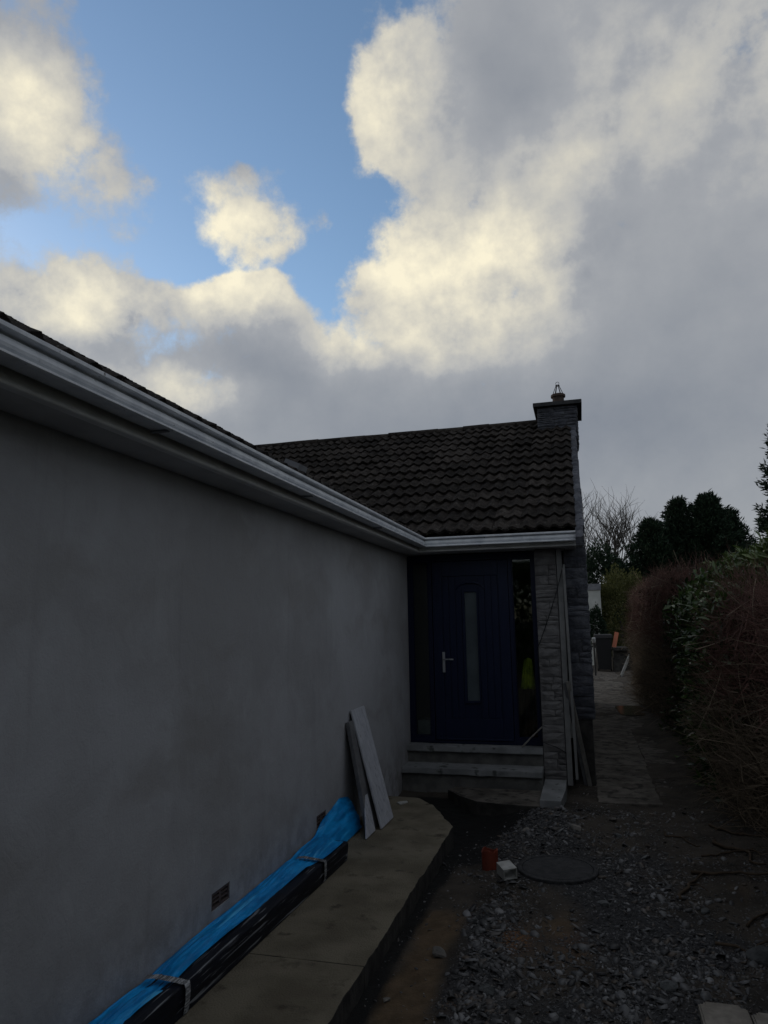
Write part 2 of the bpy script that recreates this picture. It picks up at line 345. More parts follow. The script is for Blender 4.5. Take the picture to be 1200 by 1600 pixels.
def bulk(name, V, F, m, parent=None, tone=None, extra=None, smooth=False, **kw):
    """one big mesh from numpy arrays: V (n,3), F (m,k)"""
    me = bpy.data.meshes.new(name); n, kf = len(V), F.shape[1]
    me.vertices.add(n); me.vertices.foreach_set('co', np.ascontiguousarray(V, dtype=np.float32).ravel())
    me.loops.add(F.size); me.loops.foreach_set('vertex_index', np.ascontiguousarray(F, dtype=np.int32).ravel())
    me.polygons.add(len(F)); me.polygons.foreach_set('loop_start', np.arange(0, F.size, kf, dtype=np.int32))
    me.update(calc_edges=True)
    if smooth: me.polygons.foreach_set('use_smooth', np.ones(len(F), dtype=bool))
    if tone is not None: attr(me, 'tone', tone)
    for k_, v_ in (extra or {}).items(): attr(me, k_, v_)
    return link(name, me, parent, m, **kw)

# value noise on arrays, for relief and for scattering masks
def vnoise(x, y, seed=0):
    g = np.random.default_rng(seed).random((256, 256)); xi = np.floor(x).astype(int); yi = np.floor(y).astype(int); fx = x - xi; fy = y - yi
    fx = fx * fx * (3 - 2 * fx); fy = fy * fy * (3 - 2 * fy); a = lambda i, j: g[i % 256, j % 256]
    return (a(xi, yi) * (1 - fx) + a(xi + 1, yi) * fx) * (1 - fy) + (a(xi, yi + 1) * (1 - fx) + a(xi + 1, yi + 1) * fx) * fy - .5
def fbm(x, y, s, o=4, seed=0): return sum(vnoise(x * s * 2 ** i + 17 * i, y * s * 2 ** i + 5 * i, seed + i) * .55 ** i for i in range(o))
def sst(x, a, b): t = np.clip((x - a) / (b - a), 0, 1); return t * t * (3 - 2 * t)
def gs(x, y, cx, cy, rx, ry): return np.exp(-((x - cx) / rx) ** 2 - ((y - cy) / ry) ** 2)
def ground_z(x, y):
    x = np.asarray(x, float); y = np.asarray(y, float)
    near = sst(-np.hypot(x, (y - 8) * .45), -14, -7)
    z = -.095 + near * (.035 * fbm(x, y, .9, 3, 1) + .022 * fbm(x, y, 4, 3, 5) + .012 * fbm(x, y, 17, 3, 9))
    yard = sst(y, 1, 2.5) * (1 - sst(y, 7.5, 8.2))
    z = z - .03 * yard * (1 - sst(x, -1.05, -.72)) * (1 - .5 * sst(y, 5, 3))
    z = z - .09 * gs(x, y, -1.12, 6.75, .42, .55) - .06 * gs(x, y, -.85, 6.95, .22, .35) - .03 * gs(x, y, -1.55, 7.42, .5, .22) - .05 * gs(x, y, -.72, 5.05, .14, .2)
    z = z + .075 * gs(x, y, -.42, 6.55, .30, .75) + .03 * gs(x, y, -.62, 4.0, .16, .9) + .02 * gs(x, y, .35, 4.2, .4, 1.0)
    z = z + .10 * sst(x, .75, 1.5) * near
    k_ = sst(-np.hypot(x + .275, y - 5.57), -.38, -.27); z = z * (1 - k_) + k_ * -.083
    return z

# ------------------------------------------------------------------ ground
def ground():
    xs = np.concatenate([np.array([-600, -250, -100, -50, -25, -14, -9, -6, -4, -3]), np.arange(-2.4, 2.0, .03), np.array([2.2, 2.6, 3.2, 4, 6, 9, 14, 25, 50, 100, 250, 600])])
    ys = np.concatenate([np.array([-600, -250, -100, -50, -25, -12, -6, -3, -1, .5, 1.5, 2.2]), np.arange(2.5, 9, .03), np.arange(9, 16, .08), np.arange(16, 32, .4), np.array([34, 38, 45, 60, 80, 120, 200, 350, 600])])
    X, Y = np.meshgrid(xs, ys); Z = ground_z(X, Y)
    n, m_ = X.shape; V = np.stack([X, Y, Z], -1).reshape(-1, 3)
    i = (np.arange(n - 1)[:, None] * m_ + np.arange(m_ - 1)[None]).ravel(); F = np.stack([i, i + 1, i + m_ + 1, i + m_], 1)
    x, y = V[:, 0], V[:, 1]; nz_ = fbm(x, y, 2.2, 4, 31)
    grit = sst(gs(x, y, -.45, 6.5, .33, .8) + gs(x, y, -.62, 3.9, .2, 1.1) + .9 * gs(x, y, .25, 4.3, .55, 1.4) + .55 * gs(x, y, -.2, 5.9, .5, .6) + nz_ * .7, .32, .75)
    clay = sst(gs(x, y, -.93, 4.0, .17, 1.1) + .5 * gs(x, y, -.25, 4.7, .2, .5) + .4 * gs(x, y, .85, 5.2, .25, .5) + nz_ * .6, .32, .8)
    wet = sst(gs(x, y, -1.05, 6.75, .40, .62) + gs(x, y, -.85, 6.95, .22, .38) + 1.3 * gs(x, y, -1.6, 7.40, .6, .30) + .8 * gs(x, y, -.95, 7.0, .35, .35) + 1.0 * gs(x, y, -1.12, 4.8, .07, 2.6) + .5 * gs(x, y, -.95, 5.7, .25, .45) + nz_ * .35, .30, .62)
    rust = gs(x, y, -.47, 4.38, .09, .17) + .55 * gs(x, y, -.66, 3.58, .05, .06) + .35 * gs(x, y, -.16, 4.35, .12, .2)
    field = sst(y, 30, 36)
    bulk('ground', V, F, M['ground'], None, extra=dict(grit=grit, clay=clay, wet=wet, rust=rust, field=field), smooth=True, kind='structure')
ground()

# concrete path along the wall: two cast slabs
pth = bpy.data.objects.new('path', None); COL.objects.link(pth); pth['kind'] = 'structure'
XW = -1.995
polyprism(jag((XW, -2), (XW, 3.688), 2, 0) + jag((XW, 3.688), (-1.152, 3.688), 14, .004) + jag((-1.152, 3.688), (-1.152, -2), 150, .010), -.2, 0, 'slab', M['conc'], pth, edge=M['plinth'])
polyprism(jag((XW, 3.697), (XW, 7.142), 2, 0) + jag((XW, 7.142), (-1.65, 7.118), 8, .012) + jag((-1.65, 7.118), (-1.45, 6.882), 8, .012) + jag((-1.45, 6.882), (-1.144, 6.212), 14, .014)
          + jag((-1.144, 6.212), (-1.152, 3.697), 90, .010) + jag((-1.152, 3.697), (XW, 3.697), 14, .004), -.2, -.002, 'slab', M['conc'], pth, edge=M['plinth'])
# sunken side path
sp = bpy.data.objects.new('side_path', None); COL.objects.link(sp); sp['kind'] = 'structure'
def sl_(x0, x1, y0, y1, z): polyprism(jag((x0, y0), (x1, y0), 14, .02) + jag((x1, y0), (x1, y1), 20, .02) + jag((x1, y1), (x0, y1), 6, .01) + jag((x0, y1), (x0, y0), 30, .012), -.25, z, 'slab', M['slab'], sp)
sl_(.045, .64, 7.62, 9.5, -.078); sl_(.05, .65, 9.512, 12.6, -.075); sl_(.665, 1.22, 8.1, 12.6, -.098); sl_(.05, 1.2, 12.62, 26, -.085)
# water lying on the far end of the side path
pv = [(.84 + .33 * math.cos(a) * (1 + .16 * math.sin(3 * a + 1)), 15.0 + .95 * math.sin(a) * (1 + .2 * math.cos(2 * a)), -.070) for a in np.linspace(0, 2 * math.pi, 36, endpoint=False)]
link('puddle', mesh('puddle', pv, [tuple(range(36))]), None, M['water'], kind='structure')
# broken concrete apron below the steps
polyprism([(-1.46, 7.70), (-1.30, 7.46), (-1.095, 7.27), (-.80, 7.21), (-.485, 7.19), (-.485, 7.84), (-1.4, 7.84)], -.2, -.045, 'apron', M['slab'], None, edge=M['plinth'], kind='structure')

# ------------------------------------------------------------------ house
house = thing('bungalow', 'single-storey grey-rendered house with mossy tiled roof, stone gable and navy front door', 'house', (-4, 9, 0))
TANP = .55; PIT = math.atan(TANP)
Z0, XE, YE = 2.655, -1.735, 7.865          # lower tile edge
ZR = 5.03; DR = (ZR - Z0) / TANP           # ridge
XG = .075                                   # outer face of the stone gable
XRL, YRW = XE - DR, YE + DR
# long rendered wall, split so the vents sit in openings
def vent_wall():
    holes = [(3.672, 3.880), (5.245, 5.450)]; zt, zb = .275, .185; parts = []; y = -2.0
    for a, b in holes:
        parts.append(boxv(XW - .3, XW, y, a, -.3, 2.60)); parts.append(boxv(XW - .3, XW, a, b, zt, 2.60)); parts.append(boxv(XW - .3, XW, a, b, -.3, zb)); parts.append(boxv(XW - .3, XW - .06, a, b, zb, zt)); y = b
    parts.append(boxv(XW - .3, XW, y, 8.45, -.3, 2.60))
    V, F = join(parts); me = mesh('wall', V, F); bm = bmesh.new(); bm.from_mesh(me); bmesh.ops.remove_doubles(bm, verts=bm.verts, dist=1e-5)
    # drop the inner faces where boxes touch
    seen = {}
    for f in bm.faces: seen.setdefault(tuple(sorted(v.index for v in f.verts)), []).append(f)
    bmesh.ops.delete(bm, geom=[f for fs in seen.values() if len(fs) > 1 for f in fs], context='FACES_ONLY'); bm.to_mesh(me); bm.free()
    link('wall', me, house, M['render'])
    for a, b in holes:
        v = link('air_vent', mesh('air_vent', *join([boxv(XW - .05, XW - .004, a + .002, a + .016, zb + .002, zt - .002), boxv(XW - .05, XW - .004, b - .016, b - .002, zb + .002, zt - .002),
                 boxv(XW - .05, XW - .004, a + .016, b - .016, zt - .016, zt - .002), boxv(XW - .05, XW - .004, a + .016, b - .016, zb + .002, zb + .014),
                 boxv(XW - .05, XW - .006, (a + b) / 2 - .010, (a + b) / 2 + .010, zb + .014, zt - .016)])), house, M['airbrick'])
        for z in (zb + .030, zb + .052):
            for y0, y1 in ((a + .016, (a + b) / 2 - .010), ((a + b) / 2 + .010, b - .016)):
                link('slat', mesh('slat', *boxv(XW - .05, XW - .007, y0, y1, z, z + .009)), v, M['airbrick'])
vent_wall()
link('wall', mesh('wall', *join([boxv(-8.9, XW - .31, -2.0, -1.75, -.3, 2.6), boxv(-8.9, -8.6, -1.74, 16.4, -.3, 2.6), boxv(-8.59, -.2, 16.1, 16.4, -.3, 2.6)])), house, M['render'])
# eaves: profiles swept round the inner corner (o = distance out from the wall line, z)
YW = YE + .335
YF = 7.78 + (-1.656) - XW                   # wing line matching the wall line of the long side
XEND = .052
def sweep(name, prof, m, both=True, closed=True, xend=XEND, smooth=False):
    for side in (0, 1):
        V, F = [], []; k_ = len(prof)
        for st in range(2):
            for o, z in prof:
                if side == 0: V.append((XW + o, -2.0 if st == 0 else YF - o, z))
                else: V.append((XW + o if st == 0 else xend, YF - o, z))
        for j in range(k_ if closed else k_ - 1): F.append((j, (j + 1) % k_, k_ + (j + 1) % k_, k_ + j))
        if closed: F += [tuple(range(k_)), tuple(range(2 * k_ - 1, k_ - 1, -1))]
        me = mesh(name, V, F); bm = bmesh.new(); bm.from_mesh(me); bmesh.ops.recalc_face_normals(bm, faces=bm.faces); bm.to_mesh(me); bm.free()
        if smooth:
            for p_ in me.polygons: p_.use_smooth = True
            me.set_sharp_from_angle(angle=R(20))
        yield link(name, me, house, m)
gp = [(.255, 2.530), (.325, 2.527), (.352, 2.521), (.360, 2.525), (.360, 2.533), (.352, 2.537), (.322, 2.540), (.314, 2.546), (.316, 2.552), (.330, 2.560), (.334, 2.570), (.331, 2.584), (.322, 2.596), (.310, 2.599), (.307, 2.604), (.316, 2.608), (.346, 2.609), (.350, 2.612),
      (.350, 2.626), (.345, 2.629), (.306, 2.629), (.300, 2.620), (.300, 2.600), (.318, 2.582), (.322, 2.570), (.305, 2.552), (.305, 2.540), (.262, 2.538), (.262, 2.61), (.255, 2.61)]
for g in sweep('gutter', gp, M['gutter'], smooth=True): pass
fp = [(.200, 2.480), (.238, 2.476), (.246, 2.479), (.249, 2.485), (.247, 2.492), (.242, 2.498), (.230, 2.503), (.228, 2.60), (.200, 2.60)]
for g in sweep('fascia', fp, M['fascia'], xend=-.025, smooth=True): pass
link('soffit', mesh('soffit', *join([boxv(XW - .1, XW + .199, -2.0, YF - .2 + .0, 2.484, 2.50)])), house, M['soffit'])
link('soffit', mesh('soffit', *join([boxv(XW + .0, -.03, YF - .199, 8.5, 2.4855, 2.5015)])), house, M['soffit'])
# gutter brackets
for yy in (2.6, 4.3, 6.0): box('gutter_bracket', (XW + .2565, XW + .334, yy - .012, yy + .012, 2.519, 2.5265), M['lead'], house)
for xx in (-1.05, -.35): box('gutter_bracket', (xx - .012, xx + .012, YF - .334, YF - .2565, 2.519, 2.5265), M['lead'], house)

# roof tiles -----------------------------------------------------------------
TW, TG, TLEN = .30, DR / math.cos(PIT) / 14, .425
def tile_arrays(seed, n=13):
    rr = random.Random(seed); xs = np.linspace(0, TW, n); V, F = [], []
    for j, (y, zo) in enumerate(((0, .040), (TLEN, -.002))):
        for x in xs:
            c = math.cos(2 * math.pi * x / .15); z = zo + .036 * max(0, .5 - .5 * c) ** 1.4 + rr.uniform(-.003, .003)
            V.append((x, y + (rr.uniform(-.008, .008) if j == 0 else 0), z))
    for i in range(n - 1): F.append((i, i + 1, n + i + 1, n + i))
    b = len(V)
    for i in range(n): V.append((V[i][0], V[i][1], V[i][2]))
    for i in range(n): V.append((V[i][0], V[i][1] + .008, V[i][2] - .034 + rr.uniform(-.004, .003)))
    for i in range(n - 1): F.append((b + i, b + n + i, b + n + i + 1, b + i + 1))
    # right and left edges
    b2 = len(V); V += [V[n - 1], V[2 * n - 1], V[b + 2 * n - 1], V[0], V[n], V[b + n]]
    F += [(b2, b2 + 2, b2 + 1), (b2 + 3, b2 + 4, b2 + 5)]
    return V, F
def tile_mesh(seed):
    me = mesh('roof_tile', *tile_arrays(seed)); 
    for p_ in me.polygons[:12]: p_.use_smooth = True
    me.materials.append(M['tile']); return me
TM = [tile_mesh(s) for s in range(6)]
c_, s_ = math.cos(PIT), math.sin(PIT)
FW = Matrix(((1, 0, 0, 0), (0, c_, -s_, 0), (0, s_, c_, 0), (0, 0, 0, 1)))             # wing: x across, up-slope +Y
TANL, Z0L = .576, 2.614; PITL = math.atan(TANL); cL, sL = math.cos(PITL), math.sin(PITL)
FL = Matrix(((0, -cL, sL, 0), (1, 0, 0, 0), (0, sL, cL, 0), (0, 0, 0, 1)))            # long side: x across = +Y, up-slope -X
def jit(): return Euler((R(random.gauss(0, .9)), R(random.gauss(0, .6)), R(random.gauss(0, .7)))).to_matrix().to_4x4()
roofw = link('roof_slope', mesh('roof_slope', [(XRL, YRW, ZR - .03), (XG - .08, YRW, ZR - .03), (XG - .08, YE + .02, Z0 - .02), (XE + .02, YE + .02, Z0 - .02)], [(0, 3, 2, 1)]), house, M['tile'])
for r in range(14):
    y = YE + r * TG * c_; z = Z0 + r * TG * s_; x = XG - .088 - TW
    while x + TW > XE - (r + 1) * TG * c_ - .05:
        link('roof_tile', random.choice(TM), roofw, None, Matrix.Translation((x, y, z)) @ FW @ jit()); x -= TW
roofl = link('roof_slope', mesh('roof_slope', [(XE + .02, -2, Z0L - .02), (XE + .02, YE + .02, Z0L - .02), (XRL, YRW, ZR - .03), (XRL, -2, ZR - .03)], [(0, 1, 2, 3)]), house, M['tile'])
rest = []
for r in range(14):
    x = XE - r * TG * cL; z = Z0L + r * TG * sL; y = 1.35 if r < 3 else -2.0
    ymax = YE + r * TG * c_ + (.0 if r == 0 else .1)
    if r < 3:
        yy = 1.05
        while yy > -2.2: rest.append((x, yy, z)); yy -= TW
    while y < ymax:
        if r < 3: link('roof_tile', random.choice(TM), roofl, None, Matrix.Translation((x, y, z)) @ FL @ jit())
        else: rest.append((x, y, z))
        y += TW
ta = [tile_arrays(s, 9) for s in range(3)]
V, F = [], []
for q in rest:
    mt = Matrix.Translation(q) @ FL @ jit(); v, f = random.choice(ta); n = len(V); V += [tuple(mt @ Vector(a)) for a in v]; F += [tuple(i + n for i in g) for g in f]
link('roof_covering', mesh('roof_covering', V, F), roofl, M['tile'], kind='stuff')
# moss in the pans along the lower tile edges
def moss(parent, n, fn, name):
    bm0 = bmesh.new(); bmesh.ops.create_icosphere(bm0, subdivisions=1, radius=1); v0 = np.array([v.co[:] for v in bm0.verts]); f0 = np.array([[v.index for v in f.verts] for f in bm0.faces]); bm0.free()
    VV, FF = [], []
    for i in range(n):
        c, sz = fn(); VV.append(v0 * (1 + rng.uniform(-.35, .35, (12, 1))) * np.array([sz * rng.uniform(.6, 1.5), sz * rng.uniform(.6, 1.5), sz * rng.uniform(.4, .8)]) + np.array(c)); FF.append(f0 + 12 * i)
    bulk(name, np.concatenate(VV), np.concatenate(FF), mat('roof_moss', (.030, .030, .018), (.075, .07, .05), 1, 25, 6, .1, bump=1.0, bscale=120), parent, smooth=True, kind='stuff')
def m_long():
    r = random.choice((0, 0, 0, 1, 1, 2)); u_ = random.uniform(-.01, .06); return (XE - r * TG * c_ - u_ * c_, random.uniform(1.4, 7.8), Z0L + r * TG * sL + u_ * sL + random.uniform(.005, .03)), random.uniform(.008, .020)
def m_wing():
    r = random.randint(0, 13); u_ = random.uniform(-.01, .03); xx = random.uniform(XE - r * TG * c_, XG - .12); return (xx, YE + r * TG * c_ + u_ * c_, Z0 + r * TG * s_ + u_ * s_ + random.uniform(.01, .05)), random.uniform(.006, .016)
moss(roofl, 420, m_long, 'moss'); moss(roofw, 700, m_wing, 'moss')
# hidden back slopes
link('roof_slope', mesh('roof_slope', [(XRL, -2, ZR - .02), (XRL, YRW, ZR - .02), (XRL - DR - .1, YRW + DR + .1, Z0 - .05), (XRL - DR - .1, -2, Z0 - .05)], [(0, 1, 2, 3)]), house, M['tile'])
link('roof_slope', mesh('roof_slope', [(XRL, YRW, ZR - .02), (XG - .08, YRW, ZR - .02), (XG - .08, YRW + DR + .1, Z0 - .05), (XRL - DR - .1, YRW + DR + .1, Z0 - .05)], [(0, 1, 2, 3)]), house, M['tile'])
# ridge tiles
def ridge_mesh(seed):
    rr = random.Random(seed); V, F = [], []; L = .45
    for xi, (x, ex) in enumerate(((0, 0), (L, 0), (L, -.02), (0, -.02))):
        for j in range(9):
            a = math.pi * j / 8; rad = .125 + ex + rr.uniform(-.002, .002); V.append((x, -rad * math.cos(a), rad * .8 * math.sin(a)))
    for i in range(4):
        for j in range(8): F.append((i * 9 + j, i * 9 + j + 1, ((i + 1) % 4) * 9 + j + 1, ((i + 1) % 4) * 9 + j))
    me = mesh('ridge_tile', V, F); bm = bmesh.new(); bm.from_mesh(me); bmesh.ops.recalc_face_normals(bm, faces=bm.faces); bm.to_mesh(me); bm.free(); me.materials.append(M['tile']); return me
RM = [ridge_mesh(s) for s in range(3)]
x = XG - .1 - .45
while x > XRL - .3:
    link('ridge_tile', random.choice(RM), roofw, None, Matrix.Translation((x, YRW, ZR - .03 + random.uniform(-.006, .006))) @ Euler((0, R(random.gauss(0, .5)), R(random.gauss(0, .6)))).to_matrix().to_4x4()); x -= .455
# roof ventilator on the long slope
rv = boxv(-.075, .075, -.05, .06, 0, .05); me = mesh('roof_vent', *rv)
link('roof_vent', me, roofl, M['lead'], Matrix.Translation((XE - .10, 4.42, Z0L + .12)) @ FL @ Euler((R(-6), 0, 0)).to_matrix().to_4x4())

# stone work -----------------------------------------------------------------
def stone_mesh(seed):
    rr = random.Random(seed); n = 4; V, F = [], []
    for i in range(n):
        for j in range(n):
            e = i in (0, n - 1) or j in (0, n - 1)
            V.append((i / (n - 1) - .5 + rr.uniform(-.03, .03) * (0 if e else 1), (0 if e else -.020) + rr.uniform(-.010, .007), j / (n - 1) - .5 + (rr.uniform(-.05, .05) if e and 0 < i < n - 1 else 0)))
    for i in range(n - 1):
        for j in range(n - 1): F.append((i * n + j, (i + 1) * n + j, (i + 1) * n + j + 1, i * n + j + 1))
    b = len(V); V += [(-.5, .1, -.5), (.5, .1, -.5), (.5, .1, .5), (-.5, .1, .5)]
    ring = [[i * n for i in range(n)], [(n - 1) * n + j for j in range(n)], [i * n + n - 1 for i in range(n - 1, -1, -1)], [j for j in range(n - 1, -1, -1)]]
    for k_ in range(4): F.append(tuple([b + k_, b + (k_ + 1) % 4] + ring[k_][::-1]))
    me = mesh('stone', V, F); bm = bmesh.new(); bm.from_mesh(me); bmesh.ops.recalc_face_normals(bm, faces=bm.faces); bm.to_mesh(me); bm.free(); return me
SM = {}
for key in ('stone', 'pierstone'):
    SM[key] = [stone_mesh(s) for s in range(7)]
    for me in SM[key]: me.materials.append(M[key])
def stonework(parent, o, xdir, width, z0, z1, key, hmin, hmax, wmin, wmax, gap=.008, ztop=None):
    """lay courses on a vertical face from corner o along xdir"""
    xd = Vector(xdir); nd = Vector((xd.y, -xd.x, 0)); z = z0
    Rm = Matrix(((xd.x, -nd.x, 0, 0), (xd.y, -nd.y, 0, 0), (0, 0, 1, 0), (0, 0, 0, 1)))
    while z < z1 - .02:
        hh = min(random.uniform(hmin, hmax), z1 - z)
        if z1 - z - hh < hmin: hh = z1 - z
        x = 0
        while x < width - 1e-4:
            ww = random.uniform(wmin, wmax)
            if width - x - ww < wmin * .8: ww = width - x
            c = Vector(o) + xd * (x + ww / 2) + Vector((0, 0, z + hh / 2))
            sub = 2 if hh > hmax * .8 and random.random() < .35 else 1
            for k_ in range(sub):
                h2 = hh / sub; cc = c + Vector((0, 0, (k_ - (sub - 1) / 2) * h2))
                link('stone', random.choice(SM[key]), parent, None, Matrix.Translation(cc + nd * random.uniform(-.003, .010)) @ Rm @ Matrix.Diagonal((random.choice((-1, 1)) * (ww - gap), .55, h2 - gap, 1)))
            x += ww
        z += hh
# stone pier beside the door
PX0, PX1, PY = -.490, -.255, 8.17
pier = box('stone_pier', (PX0 + .012, PX1 - .004, PY + .012, 8.62, -.2, 2.484), M['mortar'], house)
stonework(pier, (PX0, PY, -.02), (1, 0, 0), PX1 - PX0, 0, 2.50, 'pierstone', .065, .12, .10, .24, gap=.005)
# gable wall with the split stone return
gz = [(8.42, -.3), (8.42, 2.48), (YE + .30, 2.75), (YRW, ZR + .03), (2 * YRW - YE - .3, 2.75), (16.4, 2.5), (16.4, -.3)]
V = [(XG - .245, y, z) for y, z in gz] + [(XG - .03, y, z) for y, z in gz]; n = len(gz)
gable = link('gable_wall', mesh('gable_wall', V, [tuple(range(n - 1, -1, -1)), tuple(range(n, 2 * n))] + [(i, (i + 1) % n, n + (i + 1) % n, n + i) for i in range(n)]), house, M['mortar'])
stonework(gable, (XG - .245, 8.40, 0), (1, 0, 0), .245, .60, 2.60, 'stone', .07, .15, .11, .26, gap=.006)
stonework(gable, (XG - .01, 8.41, 0), (0, 1, 0), 1.6, .60, 2.50, 'stone', .07, .16, .2, .45)
# verge stones stepping up beside the tiles
L = DR / c_
q = -.28
while q < L - .1:
    hh = random.uniform(.10, .2)
    yy = YE + (q + hh / 2) * c_; zz = Z0 + (q + hh / 2) * s_ + .025
    link('stone', random.choice(SM['stone']), gable, None, Matrix.Translation((XG - .050 + random.uniform(-.008, .008), yy, zz)) @ FW @ Matrix.Rotation(R(90), 4, 'X') @ Matrix.Rotation(R(180), 4, 'X') @ Matrix.Diagonal((.085 + random.uniform(-.008, .012), 1.0, hh - .008, 1)))
    q += hh
box('plinth', (XG - .235, XG - .035, 8.395, 8.43, -.25, .592), M['plinth'], house)
# chimney
CX0, CX1, CY0, CY1 = -.545, .095, 11.78, 12.75
chim = box('chimney', (CX0 + .012, CX1 - .012, CY0 + .012, CY1, 4.6, 5.195), M['mortar'], house)
stonework(chim, (CX0, CY0, 0), (1, 0, 0), CX1 - CX0, 4.62, 5.19, 'stone', .04, .075, .14, .34)
stonework(chim, (CX1, CY0, 0), (0, 1, 0), CY1 - CY0, 4.62, 5.19, 'stone', .04, .075, .14, .34)
box('chimney_cap', (CX0 - .055, CX1 + .09, CY0 - .08, CY1 + .08, 5.196, 5.265), mat('cap_concrete', (.035, .036, .038), (.06, .06, .062), .9, 12, 6, .2), chim, .008)
cpx, cpy = -.19, 12.12
def lathe(prof, cx_, cy_, n=20):
    V, F = [], []
    for rr, z in prof: V += [(cx_ + rr * math.cos(2 * math.pi * j / n), cy_ + rr * math.sin(2 * math.pi * j / n), z) for j in range(n)]
    for i in range(len(prof) - 1):
        for j in range(n): F.append((i * n + j, i * n + (j + 1) % n, (i + 1) * n + (j + 1) % n, (i + 1) * n + j))
    return V, F
link('chimney_pot', mesh('chimney_pot', *lathe([(.105, 5.26), (.095, 5.42), (.098, 5.445), (.122, 5.452), (.122, 5.49), (.11, 5.50), (.085, 5.50), (.08, 5.30)], cpx, cpy), smooth=False), chim, M['clay'])
parts = [tubev([(cpx + .085 * math.cos(a), cpy + .085 * math.sin(a), 5.51), (cpx + .02 * math.cos(a), cpy + .02 * math.sin(a), 5.67)], .006, 5) for a in np.linspace(0, 2 * math.pi, 7)[:-1]]
parts += [tubev([(cpx + .028 * math.cos(a), cpy, 5.698 + .028 * math.sin(a)) for a in np.linspace(0, 2 * math.pi, 12)], .004, 5), tubev([(cpx + .03 * math.cos(a), cpy + .03 * math.sin(a), 5.662) for a in np.linspace(0, 2 * math.pi, 12)], .008, 5)]
link('bird_guard', mesh('bird_guard', *join(parts)), chim, M['iron'])
# corner trim beside the pier
plank('trim_board', (-.222, 8.168, -.05), (-.216, 8.168, 2.482), .055, .018, (-1, 0, 0), M['trim'], house)

# door set -------------------------------------------------------------------
YD = 8.29; ZD = .328; ZT = 2.47
fr = []
for x0, x1 in ((-1.992, -1.935), (-1.745, -1.700), (-.800, -.760), (-.535, -.492)): fr.append(boxv(x0, x1, YD, YD + .07, ZD, ZT))
for x0, x1 in ((-1.935, -1.745), (-1.700, -.800), (-.760, -.535)):
    fr.append(boxv(x0, x1, YD, YD + .07, ZT - .07, ZT))
for x0, x1 in ((-1.935, -1.745), (-.760, -.535)): fr.append(boxv(x0, x1, YD, YD + .07, ZD, ZD + .07))
fr.append(boxv(-1.700, -.800, YD - .01, YD + .07, ZD, ZD + .028))
link('door_frame', mesh('door_frame', *join(fr)), house, M['frame'])
for x0, x1 in ((-1.935, -1.745), (-.760, -.535)):
    sw = link('side_window', mesh('side_window', *boxv(x0 + .001, x1 - .001, YD + .028, YD + .034, ZD + .071, ZT - .071)), house, M['glass'])
    parts = [boxv(x0 + .001, x0 + .012, YD + .012, YD + .027, ZD + .071, ZT - .071), boxv(x1 - .012, x1 - .001, YD + .012, YD + .027, ZD + .071, ZT - .071),
             boxv(x0 + .0125, x1 - .0125, YD + .012, YD + .027, ZT - .083, ZT - .071), boxv(x0 + .0125, x1 - .0125, YD + .012, YD + .027, ZD + .071, ZD + .083)]
    link('glazing_bead', mesh('glazing_bead', *join(parts)), sw, M['frame'])
door = link('front_door', mesh('front_door', *join([boxv(-1.695, -1.325, YD + .022, YD + .062, ZD + .031, ZT - .074), boxv(-1.165, -.805, YD + .022, YD + .062, ZD + .031, ZT - .074),
        boxv(-1.325, -1.165, YD + .022, YD + .062, ZD + .031, .79), boxv(-1.325, -1.165, YD + .022, YD + .062, 2.035, ZT - .074)])), house, M['door'])
def dpart(name, b, m, bev=.004): return box(name, b, m, door, bev)
dpart('stile', (-1.694, -1.58, YD + .006, YD + .021, ZD + .032, ZT - .076), M['door']); dpart('stile', (-.92, -.806, YD + .006, YD + .021, ZD + .032, ZT - .076), M['door'])
dpart('rail', (-1.579, -.921, YD + .006, YD + .021, ZD + .032, .60), M['door']); dpart('rail', (-1.579, -.921, YD + .006, YD + .021, 2.22, ZT - .076), M['door'])
for i in range(3):
    for x0 in (-1.575, -1.156):
        a = x0 + i * .0765; dpart('plank', (a + .002, a + .0735, YD + .011, YD + .0215, .604, 2.216), M['door'])
dpart('glass_frame', (-1.345, -1.315, YD + .000, YD + .0212, .77, 2.055), M['door']); dpart('glass_frame', (-1.175, -1.158, YD + .000, YD + .0212, .77, 2.055), M['door'])
dpart('glass_frame', (-1.3145, -1.1755, YD + .000, YD + .0212, .77, .797), M['door']); dpart('glass_frame', (-1.3145, -1.1755, YD + .000, YD + .0212, 2.03, 2.055), M['door'])
arc = [(-1.245 + .17 * math.sin(a), YD + .005, 2.04 + .10 * math.cos(a)) for a in np.linspace(-1.35, 1.35, 13)]
link('moulding', mesh('moulding', *tubev(arc, .011, 6)), door, M['door'])
link('door_glass', mesh('door_glass', *boxv(-1.323, -1.167, YD + .030, YD + .040, .792, 2.033)), door, M['frost'])
hz = 1.215
link('handle', mesh('handle', *join([boxv(-1.592, -1.562, YD - .002, YD + .0055, 1.115, 1.345), tubev([(-1.577, YD - .003, 1.265), (-1.577, YD - .05, 1.265), (-1.565, YD - .056, 1.264), (-1.455, YD - .056, 1.262)], .009, 8)])), door, M['chrome'])
box('weatherboard', (-1.67, -.83, YD - .02, YD + .0055, ZD + .035, ZD + .062), M['door'], door, .006)
# hall behind the glass
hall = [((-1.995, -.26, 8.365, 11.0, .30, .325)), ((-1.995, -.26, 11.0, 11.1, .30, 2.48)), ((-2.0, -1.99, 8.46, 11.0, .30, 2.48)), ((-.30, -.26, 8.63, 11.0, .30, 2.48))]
link('hall', mesh('hall', *join([boxv(*b) for b in hall])), house, M['interior'])
